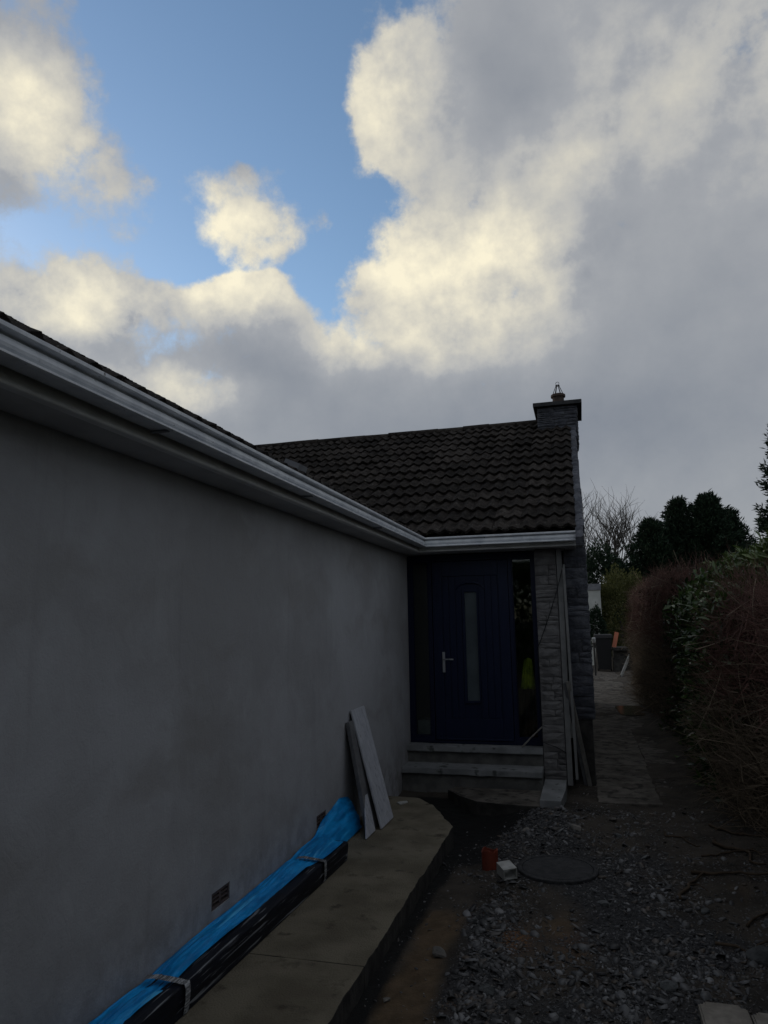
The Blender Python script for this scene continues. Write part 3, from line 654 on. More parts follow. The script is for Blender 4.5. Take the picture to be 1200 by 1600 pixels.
# steps ----------------------------------------------------------------------
st = thing('door_steps', 'two grey concrete steps with projecting treads below the navy front door', 'steps', (-1.2, 7.9, -.1))
def tread(y0, y1, z0, z1, x0):
    bm = bmesh.new(); me = bpy.data.meshes.new('tread'); V, F = boxv(x0, PX0 - .003, y0, y1, z0, z1); me.from_pydata(V, [], F); bm.from_mesh(me)
    bmesh.ops.subdivide_edges(bm, edges=[e for e in bm.edges if abs(e.verts[0].co.x - e.verts[1].co.x) > .5], cuts=30)
    for v in bm.verts:
        if v.co.y < y0 + .01: v.co.y += .008 * mnoise.noise(v.co * 9) + .005 * mnoise.noise(v.co * 31)
        v.co.z += .004 * mnoise.noise(v.co * 6)
    bmesh.ops.bevel(bm, geom=[e for e in bm.edges if all(v.co.y < y0 + .02 for v in e.verts) and abs(e.verts[0].co.z - e.verts[1].co.z) < .02], offset=.007, segments=2, affect='EDGES')
    bm.to_mesh(me); bm.free(); link('tread', me, st, M['step'])
tread(8.10, 8.36, .262, .322, XW + .003); tread(7.82, 8.16, .077, .137, XW + .003)
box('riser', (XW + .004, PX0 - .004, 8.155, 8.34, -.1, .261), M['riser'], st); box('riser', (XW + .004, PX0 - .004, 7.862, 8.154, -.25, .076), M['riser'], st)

# ------------------------------------------------------------------ things about the house
# wrapped pack along the wall
pk = thing('wrapped_pack', 'long dark shrink-wrapped pack with bright blue film lying along the rendered wall', 'package', (-1.85, 3.2, 0))
def pack():
    ys = np.arange(.6, 5.2, .04); ring = [(.000, .004), (.004, .04), (.006, .08), (.007, .118), (.004, .126), (-.004, .129), (-.05, .131), (-.10, .130), (-.165, .128), (-.170, .004)]
    V, F = [], []; k_ = len(ring)
    for i, y in enumerate(ys):
        cr = sum(math.exp(-((y - a) / .05) ** 2) for a in (3.06, 4.72))
        for j, (x, z) in enumerate(ring):
            nn = mnoise.noise(Vector((j * .9, y * 1.6, 0))) * .003 + mnoise.noise(Vector((j * 3.1, y * 9, 3))) * .0025
            x += -1.793 + .0243 * (y - 3.07)
            V.append((x + (nn - .008 * cr if 0 < j < 8 else 0), y, z + (nn - .005 * cr if z > .02 else 0)))
    for i in range(len(ys) - 1):
        for j in range(k_): F.append((i * k_ + j, (i + 1) * k_ + j, (i + 1) * k_ + (j + 1) % k_, i * k_ + (j + 1) % k_))
    F += [tuple(range(k_)), tuple((len(ys) - 1) * k_ + j for j in range(k_ - 1, -1, -1))]
    me = mesh('wrapping', V, F, True); me.set_sharp_from_angle(angle=R(35)); link('wrapping', me, pk, M['wrap'])
    # blue film bunched between the pack and the wall
    ys = np.arange(.6, 5.98, .016); V, F = [], []; k_ = 19
    for i, y in enumerate(ys):
        pinch = sum(math.exp(-((y - a) / .10) ** 2) for a in (3.06, 4.72))
        inner = -1.852 + .0243 * (y - 3.07) + .028 * mnoise.noise(Vector((y * 1.3, 0, 7))) + .04 * math.exp(-((y - 4.2) / .5) ** 2) * 0 + .055 * sst(np.array(y), 2.9, 2.2) + .05 * sst(np.array(y), 4.6, 4.9) * (1 - sst(np.array(y), 5.1, 5.2))
        bulge = .016 * (1 - .8 * pinch) + .02 * mnoise.noise(Vector((y * 2.1, 5, 0)))
        top = .140 + .014 * mnoise.noise(Vector((y * 1.1, 9, 0))) - .012 * pinch
        tail = float(sst(np.array(y), 5.10, 5.35))
        for j in range(k_):
            t = j / (k_ - 1); x = -1.988 + (inner + 1.988) * t; z = top + bulge * math.sin(math.pi * t) * (1 if y < 5.15 else .4)
            z = z * (1 - tail) + tail * ((.275 - .05 * abs(y - 5.75) / .3) * (1 - t) ** .7 + .015)
            x = x * (1 - tail) + tail * (-1.99 + .12 * t)
            fo = mnoise.noise(Vector((t * 6 + y * .7, y * 1.1, 1))); wv = .016 * (abs(fo) ** .6 - .45) + .006 * abs(mnoise.noise(Vector((t * 15 + y, y * 4, 2)))) + .005 * mnoise.noise(Vector((t * 11 - y * 5, y * 13, 8)))
            V.append((max(x + wv, -1.992), y, z + wv * 1.2))
    for i in range(len(ys) - 1):
        for j in range(k_ - 1): F.append((i * k_ + j, i * k_ + j + 1, (i + 1) * k_ + j + 1, (i + 1) * k_ + j))
    link('blue_film', mesh('blue_film', V, F, True), pk, M['film'])
    for yc in (3.06, 4.72):
        prof = [(-.175, .156), (-.13, .158), (-.08, .150), (-.03, .140), (-.008, .136), (.010, .133), (.015, .11), (.014, .07), (.012, .04), (.006, .006)]
        prof = [(x - 1.793 + .0243 * (yc - 3.07), z) for x, z in prof]
        V, F = [], []
        for x, z in prof:
            for j in range(5):
                t = j / 4 - .5; V.append((x + .003 * mnoise.noise(Vector((x * 40, j * 2.2, yc))), yc + t * .042 + (x + 1.85) * .25 * (1 if z > .132 else 0) + .006 * mnoise.noise(Vector((x * 30, z * 30, j * .1))) + (.02 if z <= .132 else 0), z + .004 * mnoise.noise(Vector((x * 33, j * 3, yc + 2)))))
        for i in range(len(prof) - 1):
            for j in range(4): F.append((i * 5 + j, i * 5 + j + 1, i * 5 + 6 + j, i * 5 + 5 + j))
        link('strap', mesh('strap', V, F, True), pk, M['strap'])
pack()
# boards leaning on the rendered wall
def lean(name, label, cat, yb0, yb1, yt0, yt1, xb, zt, th, m, group=None, xt=-1.985, dz=0):
    t = thing(name, label, cat, (xb, (yb0 + yb1) / 2, 0), group)
    B0, B1, T1, T0 = Vector((xb, yb0, .004)), Vector((xb + .004, yb1, .004)), Vector((xt, yt1, zt - dz)), Vector((xt, yt0, zt))
    nrm = (B1 - B0).cross(T0 - B0).normalized()
    if nrm.x < 0: nrm = -nrm
    V = [B0, B1, T1, T0] + [v + nrm * th for v in (B0, B1, T1, T0)]
    me = mesh('panel', V, [(3, 2, 1, 0), (4, 5, 6, 7), (0, 1, 5, 4), (1, 2, 6, 5), (2, 3, 7, 6), (3, 0, 4, 7)])
    bm = bmesh.new(); bm.from_mesh(me); bmesh.ops.recalc_face_normals(bm, faces=bm.faces); bmesh.ops.bevel(bm, geom=bm.edges[:], offset=.003, segments=1, affect='EDGES'); bm.to_mesh(me); bm.free()
    link('panel', me, t, m); return t
lean('leaning_board', 'taller pale grey board propped against the rendered wall beside the steps', 'board', 5.985, 6.345, 6.03, 6.40, -1.715, .945, .018, M['board'], 'boards propped on the wall')
lean('leaning_board', 'shorter narrow grey board tucked behind the taller one at its left', 'board', 5.84, 6.10, 5.92, 6.16, -1.80, .86, .035, M['boardedge'], 'boards propped on the wall', -1.99)
lean('offcut_board', 'low pale offcut with slanting edge at the foot of the propped boards', 'board', 5.69, 5.93, 5.99, 6.02, -1.755, .345, .014, M['board'], 'boards propped on the wall', -1.86)
o = polyprism([(-1.80, 6.86), (-1.72, 6.93), (-1.70, 6.90), (-1.75, 6.80)], .0, .012, 'plaster_flake', M['white'], None, .003); o['label'] = 'small white flake lying on the path end behind the boards'; o['category'] = 'debris'
# things at the stone pier
def lone(o, label, cat, group=None):
    o['label'] = label; o['category'] = cat
    if group: o['group'] = group
    return o
lone(polyprism(jag((-.49, 7.22), (-.262, 7.22), 8, .006) + [(-.260, 7.7), (-.26, 8.155), (-.485, 8.155), (-.488, 7.7)], -.12, .006, 'flagstone', M['step'], None, .006), 'narrow grey flagstone flat on the gravel at the foot of the stone pier', 'flagstone')
lone(plank('trim_strip', (-.150, 8.13, .02), (-.172, 8.125, 2.30), .028, .014, (-1, 0, 0), M['trim'], None, bow=.015), 'thin white trim strip standing in the gap right of the pier', 'trim')
t = thing('leaning_battens', 'pair of weathered battens nailed together leaning beside the stone pier', 'timber', (-.03, 8.3, -.06))
plank('batten', (-.020, 8.36, -.085), (-.188, 8.10, 1.035), .040, .02, (-1, .3, 0), M['timber'], t)
plank('batten', (-.062, 8.38, -.085), (-.222, 8.13, 1.02), .030, .02, (-1, .3, 0), M['boardedge'], t)
lone(box('foam_block', (-.215, -.155, 8.30, 8.38, .415, .66), M['white'], None, .004), 'small white block lodged behind the leaning battens', 'block')
lone(link('stick', mesh('stick', *tubev([(-.715, 8.11, .334), (-.60, 8.14, .445), (-.49, 8.155, .548)], .009, 7)), None, M['timber']), 'thin pale stick leaning on the pier from the top step', 'stick')
cab = [(-.150, 8.10, 2.474), (-.185, 8.115, 2.25), (-.245, 8.122, 2.05), (-.322, 8.125, 1.823), (-.40, 8.13, 1.62), (-.455, 8.135, 1.48), (-.492, 8.15, 1.40), (-.496, 8.20, 1.10), (-.496, 8.21, .6), (-.494, 8.15, .39), (-.44, 8.12, .375), (-.35, 8.122, .345), (-.27, 8.128, .30), (-.252, 8.14, .285), (-.250, 8.20, .28)]
lone(link('cable', mesh('cable', *tubev(cab, .005, 6)), None, M['cable']), 'thin black cable hanging slack across the stone pier', 'cable')
# hi-vis vest hanging inside the right side window
def vest():
    def cloth(name, z0, z1, l0, l1, r0, r1, y, m, fold):
        V, F = [], []; n, k_ = 16, 21
        for i in range(n):
            t = i / (n - 1)
            for j in range(k_):
                q = j / (k_ - 1); xl = l0 + (l1 - l0) * t ** .8; xr = r0 + (r1 - r0) * t
                V.append((xl + (xr - xl) * q, y + fold * math.sin(q * 13 + t * 1.5) * (.35 + t) + .01 * mnoise.noise(Vector((q * 4, t * 4, 1))), z0 + (z1 - z0) * t + .018 * mnoise.noise(Vector((q * 5, 3, t))) * t + .02 * math.sin(q * 3.1) * (1 - t)))
        for i in range(n - 1):
            for j in range(k_ - 1): F.append((i * k_ + j, i * k_ + j + 1, (i + 1) * k_ + j + 1, (i + 1) * k_ + j))
        o = link(name, mesh(name, V, F, True), None, m); md = o.modifiers.new('thick', 'SOLIDIFY'); md.thickness = .004; return o
    lone(cloth('safety_vest', 1.250, .925, -.672, -.722, -.585, -.560, 8.41, M['vest'], .016), 'bright yellow-green safety vest hanging inside the right side window', 'vest')
    lone(cloth('dark_coat', 1.0, .42, -.70, -.735, -.57, -.565, 8.46, mat('dark_cloth', (.012, .012, .014), (.03, .03, .032), .9, 9, 5, .1), .014), 'dark coat hanging below the yellow-green vest', 'coat')
lone(box('cardboard_box', (-1.93, -1.76, 8.40, 8.62, .326, .56), mat('pale_box', (.26, .27, .28), (.2, .21, .22), .8, 6, 5, .2), None, .004), 'pale box on the hall floor behind the left side window', 'box')
vest()

# ------------------------------------------------------------------ things on the dug ground
def gz1(x, y): return float(ground_z(np.array([x]), np.array([y]))[0])
gz0 = gz1(-.765, 5.62)
def pipe():
    n = 28; V, F = [], []; rr = random.Random(4)
    top = [.135 + .012 * math.sin(3 * j / n * 6.28 + .5) + (.02 if j in (25, 26) else 0) + rr.uniform(-.004, .004) for j in range(n)]
    for rad, zf in ((.060, 0), (.060, 1), (.052, 1), (.052, 0)):
        for j in range(n): V.append((-.765 + rad * math.cos(2 * math.pi * j / n), 5.62 + rad * math.sin(2 * math.pi * j / n), gz0 - .06 + zf * (top[j] + .06)))
    for i in range(3):
        for j in range(n): F.append((i * n + j, i * n + (j + 1) % n, (i + 1) * n + (j + 1) % n, (i + 1) * n + j))
    lone(link('drain_pipe', mesh('drain_pipe', V, F), None, M['terra']), 'broken orange clay drain pipe standing upright in the soil', 'pipe')
pipe()
def channel():
    a, b, L = .050, .037, .125; th = .006; V, F = [], []
    for y in (0, L):
        V += [(-a, y, -b), (a, y, -b), (a, y, b), (-a, y, b), (-a + th, y, -b + th), (a - th, y, -b + th), (a - th, y, b - th), (-a + th, y, b - th)]
    for j in range(4):
        k_ = (j + 1) % 4; F += [(j, k_, 8 + k_, 8 + j), (4 + j, 12 + j, 12 + k_, 4 + k_), (j, 4 + j, 4 + k_, k_), (8 + j, 8 + k_, 12 + k_, 12 + j)]
    me = mesh('box_channel', V, F); bm = bmesh.new(); bm.from_mesh(me); bmesh.ops.recalc_face_normals(bm, faces=bm.faces); bm.to_mesh(me); bm.free()
    lone(link('pipe_offcut', me, None, M['white'], Matrix.Translation((-.585, 5.33, gz1(-.6, 5.4) + .045)) @ Euler((R(7), R(-4), R(30))).to_matrix().to_4x4()), 'short white square pipe offcut with its open end towards the viewer', 'pipe')
channel()
mh = thing('manhole_cover', 'round dark iron manhole cover set in the gravel', 'manhole cover', (-.275, 5.57, -.08))
mz = -.066
def disc(cx_, cy_, prof, n=56):
    V, F = lathe(prof, cx_, cy_, n); V.append((cx_, cy_, prof[-1][1])); c = len(V) - 1; b = (len(prof) - 1) * n
    F += [(b + j, b + (j + 1) % n, c) for j in range(n)]; return V, F
link('cover', mesh('cover', *disc(-.275, 5.57, [(.247, mz - .05), (.247, mz), (.235, mz + .004), (.18, mz + .002)])), mh, M['iron'])
link('rim', mesh('rim', *lathe([(.285, mz - .08), (.285, mz - .002), (.281, mz + .003), (.254, mz + .004), (.250, mz - .002), (.250, mz - .06)], -.275, 5.57, 56)), mh, M['iron'])
for (x0, x1, zt, lab) in ((.405, .610, -.030, 'larger tan paving block at the bottom right corner of the yard'), (.622, .83, -.045, 'tan paving block partly cut off at the right edge, beside the larger block')):
    me = mesh('paving_block', *boxv(x0, x1, 3.50, 3.80 if x0 < .5 else 3.79, -.16, zt)); bm = bmesh.new(); bm.from_mesh(me)
    bmesh.ops.bevel(bm, geom=[e for e in bm.edges if abs(e.verts[0].co.z - e.verts[1].co.z) > .05], offset=.025, segments=4, affect='EDGES')
    bmesh.ops.bevel(bm, geom=[e for e in bm.edges if all(v.co.z > zt - 1e-4 for v in e.verts)], offset=.008, segments=2, affect='EDGES'); bm.to_mesh(me); bm.free()
    lone(link('paving_block', me, None, M['paver']), lab, 'paving block', 'paving blocks')

# stones ----------------------------------------------------------------------
def rock(seed, sx, sy, sz):
    rr = random.Random(seed); bm = bmesh.new(); bmesh.ops.create_icosphere(bm, subdivisions=2, radius=1)
    pl = [(Vector((rr.gauss(0, 1), rr.gauss(0, 1), rr.gauss(0, 1))).normalized(), rr.uniform(.55, .85)) for _ in range(9)]
    for v in bm.verts:
        for nn, dd in pl:
            e = v.co.dot(nn) - dd
            if e > 0: v.co -= nn * e
        v.co += Vector((rr.uniform(-1, 1), rr.uniform(-1, 1), rr.uniform(-1, 1))) * .02
        v.co = Vector((v.co.x * sx, v.co.y * sy, v.co.z * sz))
    me = bpy.data.meshes.new('stone'); bm.to_mesh(me); bm.free(); return me
ROCKS = [(.80, 4.42, .085, .06, .065, 'rock', 'angular grey-green rock near the right edge under the hedge'), (-.155, 6.55, .045, .085, .03, 'pale', 'long tan stone lying at the right side of the gravel heap'),
         (-.855, 4.12, .062, .045, .03, 'pale', 'flat brown stone on the clay strip beside the path'), (-.56, 6.38, .04, .03, .02, 'pale', 'small pale stone at the left side of the gravel heap'),
         (.02, 6.06, .05, .022, .008, 'pale', 'thin whitish chip right of the gravel heap'), (.18, 6.45, .045, .035, .025, 'rock', 'grey stone alone on bare soil below the side path'),
         (.36, 6.0, .05, .03, .016, 'rock', 'flat grey stone in the middle of the bare soil'), (.03, 5.0, .055, .03, .02, 'rock', 'dark pointed stone on the soil in front of the manhole cover'),
         (.30, 3.98, .055, .045, .03, 'rock', 'broad slate lump left of the tan paving blocks'), (.62, 5.0, .05, .03, .02, 'rock', 'flat stone beside the fallen twigs'),
         (-1.02, 3.62, .025, .018, .012, 'pale', 'tiny white chip against the edge of the concrete path'), (.95, 4.9, .05, .04, .03, 'rock', 'rounded grey stone at the right edge of the soil'),
         (.86, 4.05, .045, .04, .03, 'rock', 'grey stone just above the right paving block'), (-.55, 3.75, .05, .04, .025, 'rock', 'largest slate chip in the gravel beside the clay strip'),
         (.16, 6.95, .05, .04, .02, 'pale', 'tan stone just below the end of the side path')]
for i, (x, y, sx, sy, sz, m_, lab) in enumerate(ROCKS):
    lone(link('loose_stone', rock(i, sx, sy, sz), None, M[m_], Matrix.Translation((x, y, gz1(x, y) + sz * .3)) @ Euler((R(random.uniform(-15, 15)), R(random.uniform(-15, 15)), 0)).to_matrix().to_4x4() @ Matrix.Rotation(random.uniform(0, 6), 4, 'Z')), lab, 'stone', 'loose stones on the dug ground')
# slate chips
def chips(n, dens, smin, smax, name, label):
    X = rng.uniform(-1.13, 1.7, n * 8); Y = 2.9 + (rng.random(n * 8) ** 1.2) * 6.3
    keep = rng.random(n * 8) < dens(X, Y); X, Y = X[keep][:n], Y[keep][:n]; n = len(X)
    base = np.array([[-1, -.7, 0], [.2, -1, 0], [1, -.3, 0], [.8, .7, 0], [-.3, 1, 0], [-1, .4, 0]], float)
    V = np.zeros((n, 12, 3)); sz = smin + (smax - smin) * rng.random(n) ** 3; th = sz * rng.uniform(.06, .22, n)
    pr = base[None] * rng.uniform(.55, 1.1, (n, 6, 1)) * sz[:, None, None] * np.stack([rng.uniform(.8, 1.3, n), rng.uniform(.45, .9, n), np.ones(n)], 1)[:, None]
    V[:, :6] = pr; V[:, 6:] = pr * rng.uniform(.82, 1.0, (n, 6, 1)); V[:, :6, 2] = -th[:, None]; V[:, 6:, 2] = th[:, None] * rng.uniform(.6, 1.2, (n, 6))
    a = rng.uniform(0, 6.28, n); tx, ty = rng.normal(0, .34, n), rng.normal(0, .34, n)
    ca, sa = np.cos(a), np.sin(a)
    x = V[..., 0] * ca[:, None] - V[..., 1] * sa[:, None]; y = V[..., 0] * sa[:, None] + V[..., 1] * ca[:, None]; z = V[..., 2] + x * tx[:, None] + y * ty[:, None]
    P_ = np.stack([x + X[:, None], y + Y[:, None], z + (ground_z(X, Y) + th * .5 + sz * .12)[:, None]], -1).reshape(-1, 3)
    f = [(6, 7, 8, 9), (6, 9, 10, 11)] + [(i, (i + 1) % 6, 6 + (i + 1) % 6, 6 + i) for i in range(6)]
    F = (np.array(f)[None] + (np.arange(n) * 12)[:, None, None]).reshape(-1, 4)
    tone = np.repeat(np.clip(rng.gamma(1.5, .19, n), 0, 1) + (rng.random(n) < .012) * 1.2, 12); warm = np.repeat((rng.random(n) < .22) * rng.random(n), 12)
    bulk(name, P_, F, M['gravel'], None, tone=tone, extra=dict(warm=warm), kind='stuff', label=label, category='gravel')
def not_on(X, Y): return ((np.hypot(X + .275, Y - 5.57) > .29) | (rng.random(len(X)) < .02)) & ~((X > .04) & (X < 1.2) & (Y > 7.65) & (rng.random(len(X)) > .06)) & ~((X < -.2) & (Y > 7.2)) & ~((X < -1.14) & (Y < 6.3)) & (Y < 9.2)
def d_small(X, Y):
    nn = fbm(X, Y, 2.5, 3, 77)
    v = gs(X, Y, -.45, 6.5, .30, .75) * 1.2 + gs(X, Y, -.60, 3.9, .15, 1.2) * 1.1 + .60 * gs(X, Y, .30, 4.1, .50, 1.2) + .45 * gs(X, Y, .35, 5.8, .35, .6) + .25 * gs(X, Y, -.7, 5.3, .3, .4) + .22 * sst(X, -.9, -.6)
    v = np.clip(v + nn * .5, .05, 1) * (1 - .9 * np.clip(gs(X, Y, -1.05, 6.75, .38, .6) + gs(X, Y, -.85, 6.95, .2, .36), 0, 1)) * (1 - .5 * gs(X, Y, -.92, 4, .15, 1.2))
    return v * not_on(X, Y)
chips(26000, lambda X, Y: d_small(X, Y), .003, .013, 'gravel', 'grey slate chippings and grit scattered over the dug ground')
chips(3800, lambda X, Y: d_small(X, Y) ** 1.8, .010, .036, 'gravel', 'larger broken slate pieces lying among the chippings')

# fallen twigs under the hedge
def crooked(p0, p1, n, amp, seed):
    rr = random.Random(seed); out = []
    for i in range(n):
        t = i / (n - 1); q = Vector(p0).lerp(Vector(p1), t) + Vector((mnoise.noise(Vector((seed, t * 3, 0))), mnoise.noise(Vector((seed, t * 3, 9))), .3 * mnoise.noise(Vector((seed, t * 3, 5))))) * amp
        out.append(q)
    return out
TW_ = [((.50, 5.15), (.72, 5.75), .013, 'forked pale-tipped twig pointing down into the gravel'), ((.62, 5.72), (1.2, 5.6), .014, 'long thick branch crossing the soil under the hedge'), ((.95, 6.5), (1.15, 5.75), .016, 'curved root-like branch near the right edge'),
       ((.55, 6.75), (.78, 6.35), .009, 'short dark twig on the soil beyond the gravel'), ((.85, 4.85), (1.2, 5.4), .008, 'thin twig between two stones at the right edge'), ((.60, 4.50), (1.0, 4.58), .010, 'dark bent twig below the grey-green rock'),
       ((.95, 7.0), (1.3, 6.5), .013, 'bare branch lying against the foot of the hedge'), ((.75, 6.1), (1.15, 6.2), .008, 'thin straight twig behind the thick branch')]
for i, (a, b, rad, lab) in enumerate(TW_):
    pts = crooked((a[0], a[1], 0), (b[0], b[1], 0), 12, .10, i * 7.3 + 1)
    for q in pts: q.z = gz1(q.x, q.y) + rad * .8 + .03 * abs(mnoise.noise(Vector((q.x * 4, q.y * 4, i))))
    m0 = pts[5]; br = [m0.copy(), m0 + Vector((.06, -.04, .02)), m0 + Vector((.10, -.13, .015))]
    V, F = join([tubev(pts, [rad * (1 - .6 * k_ / 11) for k_ in range(12)], 6), tubev(br, [rad * .6, rad * .4, rad * .25], 5)])
    lone(link('fallen_twig', mesh('fallen_twig', V, F, True), None, M['wood']), lab, 'twig', 'twigs under the hedge')

# ------------------------------------------------------------------ vegetation
def leaves(P_, D, N, L, Wd, fold=.25):
    """P_ base points, D direction, N normal, L length, Wd width arrays -> 6 verts, 4 tris as quads"""
    D = D / np.linalg.norm(D, axis=1, keepdims=True); Sx = np.cross(D, N); Sx /= np.linalg.norm(Sx, axis=1, keepdims=True) + 1e-9; N = np.cross(Sx, D)
    L = L[:, None]; Wd = Wd[:, None]
    v0 = P_; v1 = P_ + D * L * .5 + Sx * Wd * .5 + N * Wd * fold; v2 = P_ + D * L - N * L * .12; v3 = P_ + D * L * .5 - Sx * Wd * .5 + N * Wd * fold; v4 = P_ + D * L * .5
    V = np.stack([v0, v1, v2, v3, v4], 1).reshape(-1, 3); n = len(P_)
    F = (np.array([(0, 1, 4), (1, 2, 4), (4, 2, 3), (0, 4, 3)])[None] + (np.arange(n) * 5)[:, None, None]).reshape(-1, 3)
    return V, F
def unit(n, up=0.):
    v = rng.normal(size=(n, 3)); v[:, 2] += up; return v / np.linalg.norm(v, axis=1, keepdims=True)
def strands(P0, D, L, r0, bend, seg=3, gravity=0.):
    """thin three-sided twigs with a random curve"""
    n = len(P0); Sx = np.cross(D, np.array([.3, .2, 1.0])); Sx /= np.linalg.norm(Sx, axis=1, keepdims=True) + 1e-9; N = np.cross(Sx, D)
    kx = rng.normal(0, bend, n); ky = rng.normal(0, bend, n); V = np.zeros((n, seg + 1, 3, 3))
    for i in range(seg + 1):
        t = i / seg; c = P0 + D * (L * t)[:, None] + Sx * (kx * L * t * t)[:, None] + N * (ky * L * t * t)[:, None]; c[:, 2] -= gravity * L * t * t
        rad = r0 * (1 - .75 * t)
        for j in range(3):
            a = 2.094 * j; V[:, i, j] = c + Sx * (rad * math.cos(a))[:, None] + N * (rad * math.sin(a))[:, None]
    f = []
    for i in range(seg):
        for j in range(3): f.append((i * 3 + j, i * 3 + (j + 1) % 3, i * 3 + 3 + (j + 1) % 3, i * 3 + 3 + j))
    k_ = (seg + 1) * 3; F = (np.array(f)[None] + (np.arange(n) * k_)[:, None, None]).reshape(-1, 4)
    return V.reshape(-1, 3), F, k_
def hedge_pts(n, x0, x1, y0, y1, ztop, zb=0., skin=.35, lump=.18, seed=3):
    """points in a lumpy hedge volume, denser towards its skin on the left and on top; returns outward direction"""
    y = rng.uniform(y0, y1, n); u_ = rng.random(n); side = rng.random(n)
    face = side < .62; top_ = ~face
    dep = rng.exponential(skin * .5, n)
    lum = lambda a, b: lump * 2 * fbm(a, b, 1.1, 3, seed)
    z = np.where(face, zb + (ztop - zb) * u_, ztop - dep); x = np.where(face, x0 + dep, x0 + (x1 - x0) * u_)
    l1 = lum(y, z + 3.1); l2 = lum(y + 9, x)
    rnd = .25 * np.clip((z - zb) / (ztop - zb), 0, 1) ** 4
    x = x + np.where(face, l1 + rnd, .05); z = z + np.where(top_, l2 - .25 * np.clip(1 - (x - x0) / .35, 0, 1) ** 2, 0)
    out = np.zeros((n, 3)); out[face, 0] = -1; out[top_, 2] = 1
    return np.stack([x, y, z], 1), out
def twig_hedge(label, x0, x1, y0, y1, zt, nt, nl, m, mlow, r0, Lm, zb=-.05, seed=3):
    t = thing('twiggy_hedge', label, 'hedge', ((x0 + x1) / 2, (y0 + y1) / 2, 0))
    P_, o = hedge_pts(nt, x0, x1, y0, y1, zt, zb, .35, .2, seed)
    D = unit(nt, .35) * .75 + o * .7 + np.array([0, 0, .25]); D /= np.linalg.norm(D, axis=1, keepdims=True)
    L = rng.uniform(.4, 1.1, nt) * Lm; V, F, k_ = strands(P_ - D * L[:, None] * .5, D, L, rng.uniform(.6, 1.3, nt) * r0, .22)
    up = P_[:, 2] > zt * .52 + .12 * rng.normal(size=nt)
    tone = np.clip(rng.normal(.45, .25, nt), 0, 1)
    for sel, mm, nm in ((up, m, 'shoots'), (~up, mlow, 'stems')):
        idx = np.where(sel)[0]; Vs = V.reshape(nt, k_, 3)[idx].reshape(-1, 3); f0 = F.reshape(nt, -1, 4)[0]; Fs = (f0[None] + (np.arange(len(idx)) * k_)[:, None, None]).reshape(-1, 4)
        bulk(nm, Vs, Fs, mm, t, tone=np.repeat(tone[idx], k_))
    nk = int((y1 - y0) * 70); Pk, ok_ = hedge_pts(nk, x0, x1, y0, y1, zt, zb, .1, .2, seed)
    Dk = unit(nk, .1) + ok_ * .25; Dk /= np.linalg.norm(Dk, axis=1, keepdims=True); Lk = rng.uniform(.35, .75, nk)
    Vk, Fk, kk = strands(Pk - Dk * Lk[:, None] * .5 + np.array([-.03, 0, 0]), Dk, Lk, rng.uniform(.7, 1.1, nk) * r0, .16, 5, .12); bulk('shoots', Vk, Fk, M['tantwig'], t, tone=np.repeat(rng.uniform(.5, 1, nk), kk))
    # withered leaves filling the depth
    x = rng.uniform(x0 + .12, x1, nl); y = rng.uniform(y0, y1, nl); z = zb + (zt - .12 - zb) * rng.random(nl)
    V, F = leaves(np.stack([x, y, z], 1), unit(nl), unit(nl), rng.uniform(.04, .10, nl), rng.uniform(.03, .07, nl)); bulk('foliage', V, F, M['brownleaf'], t, tone=np.repeat(rng.random(nl), 5))
    # main stems
    parts = []
    for i in range(int((y1 - y0) * 5)):
        a = Vector((random.uniform(x0 + .2, x1 - .2), random.uniform(y0, y1), -.1)); b = a + Vector((random.uniform(-.45, .2), random.uniform(-.3, .3), random.uniform(.8, zt)))
        parts.append(tubev(crooked(a, b, 6, .12, i * 3.7), [.018, .016, .014, .011, .008, .005], 5))
    V, F = join(parts); link('branches', mesh('branches', V, F, True), t, M['wood'])
    return t
twig_hedge('tangled leafless hedge with red-brown shoots filling the right edge', 1.25, 2.6, 3.6, 9.2, 1.93, 15000, 26000, M['redtwig'], M['tantwig'], .0042, .62)
twig_hedge('far red-brown bare hedge beyond the laurel along the side path', 1.2, 2.9, 11.6, 20.5, 2.42, 14000, 30000, M['redtwig'], M['tantwig'], .005, .5, seed=21)
def laurel(label, x0, x1, y0, y1, zt, n, m, Lf, seed, zb=-.05, cat='shrub'):
    t = thing('laurel_bush', label, cat, ((x0 + x1) / 2, (y0 + y1) / 2, 0))
    P_, o = hedge_pts(n, x0, x1, y0, y1, zt, zb, .5, .22, seed)
    D = unit(n, .2) + o * .7; N = unit(n, .6) + o * .6
    V, F = leaves(P_, D, N, rng.uniform(.4, 1.35, n) * Lf, rng.uniform(.55, 1.25, n) * Lf * .36, .18)
    bulk('foliage', V, F, m, t, tone=np.repeat(np.clip(rng.normal(.4, .28, n) + .25 * (P_[:, 2] > zt - .35), 0, 1), 5), smooth=False)
    parts = []
    for i in range(int((y1 - y0) * 6)):
        a = Vector((random.uniform(x0 + .3, x1 - .1), random.uniform(y0, y1), -.1)); b = a + Vector((random.uniform(-.35, .2), random.uniform(-.3, .3), random.uniform(.8, zt - .1)))
        parts.append(tubev(crooked(a, b, 6, .1, i * 5.1 + seed), [.022, .02, .017, .013, .009, .005], 5))
    V, F = join(parts); link('stem', mesh('stem', V, F, True), t, M['wood']); return t
laurel('glossy dark green laurel between the two twiggy hedges', 1.17, 2.4, 7.2, 12.4, 2.08, 10500, M['laurel'], .12, 41)
laurel('tall pale green laurel rising behind the near hedge at the right edge', 2.0, 3.6, 7.6, 13.5, 2.62, 17000, M['laurelpale'], .15, 55, zb=.5)

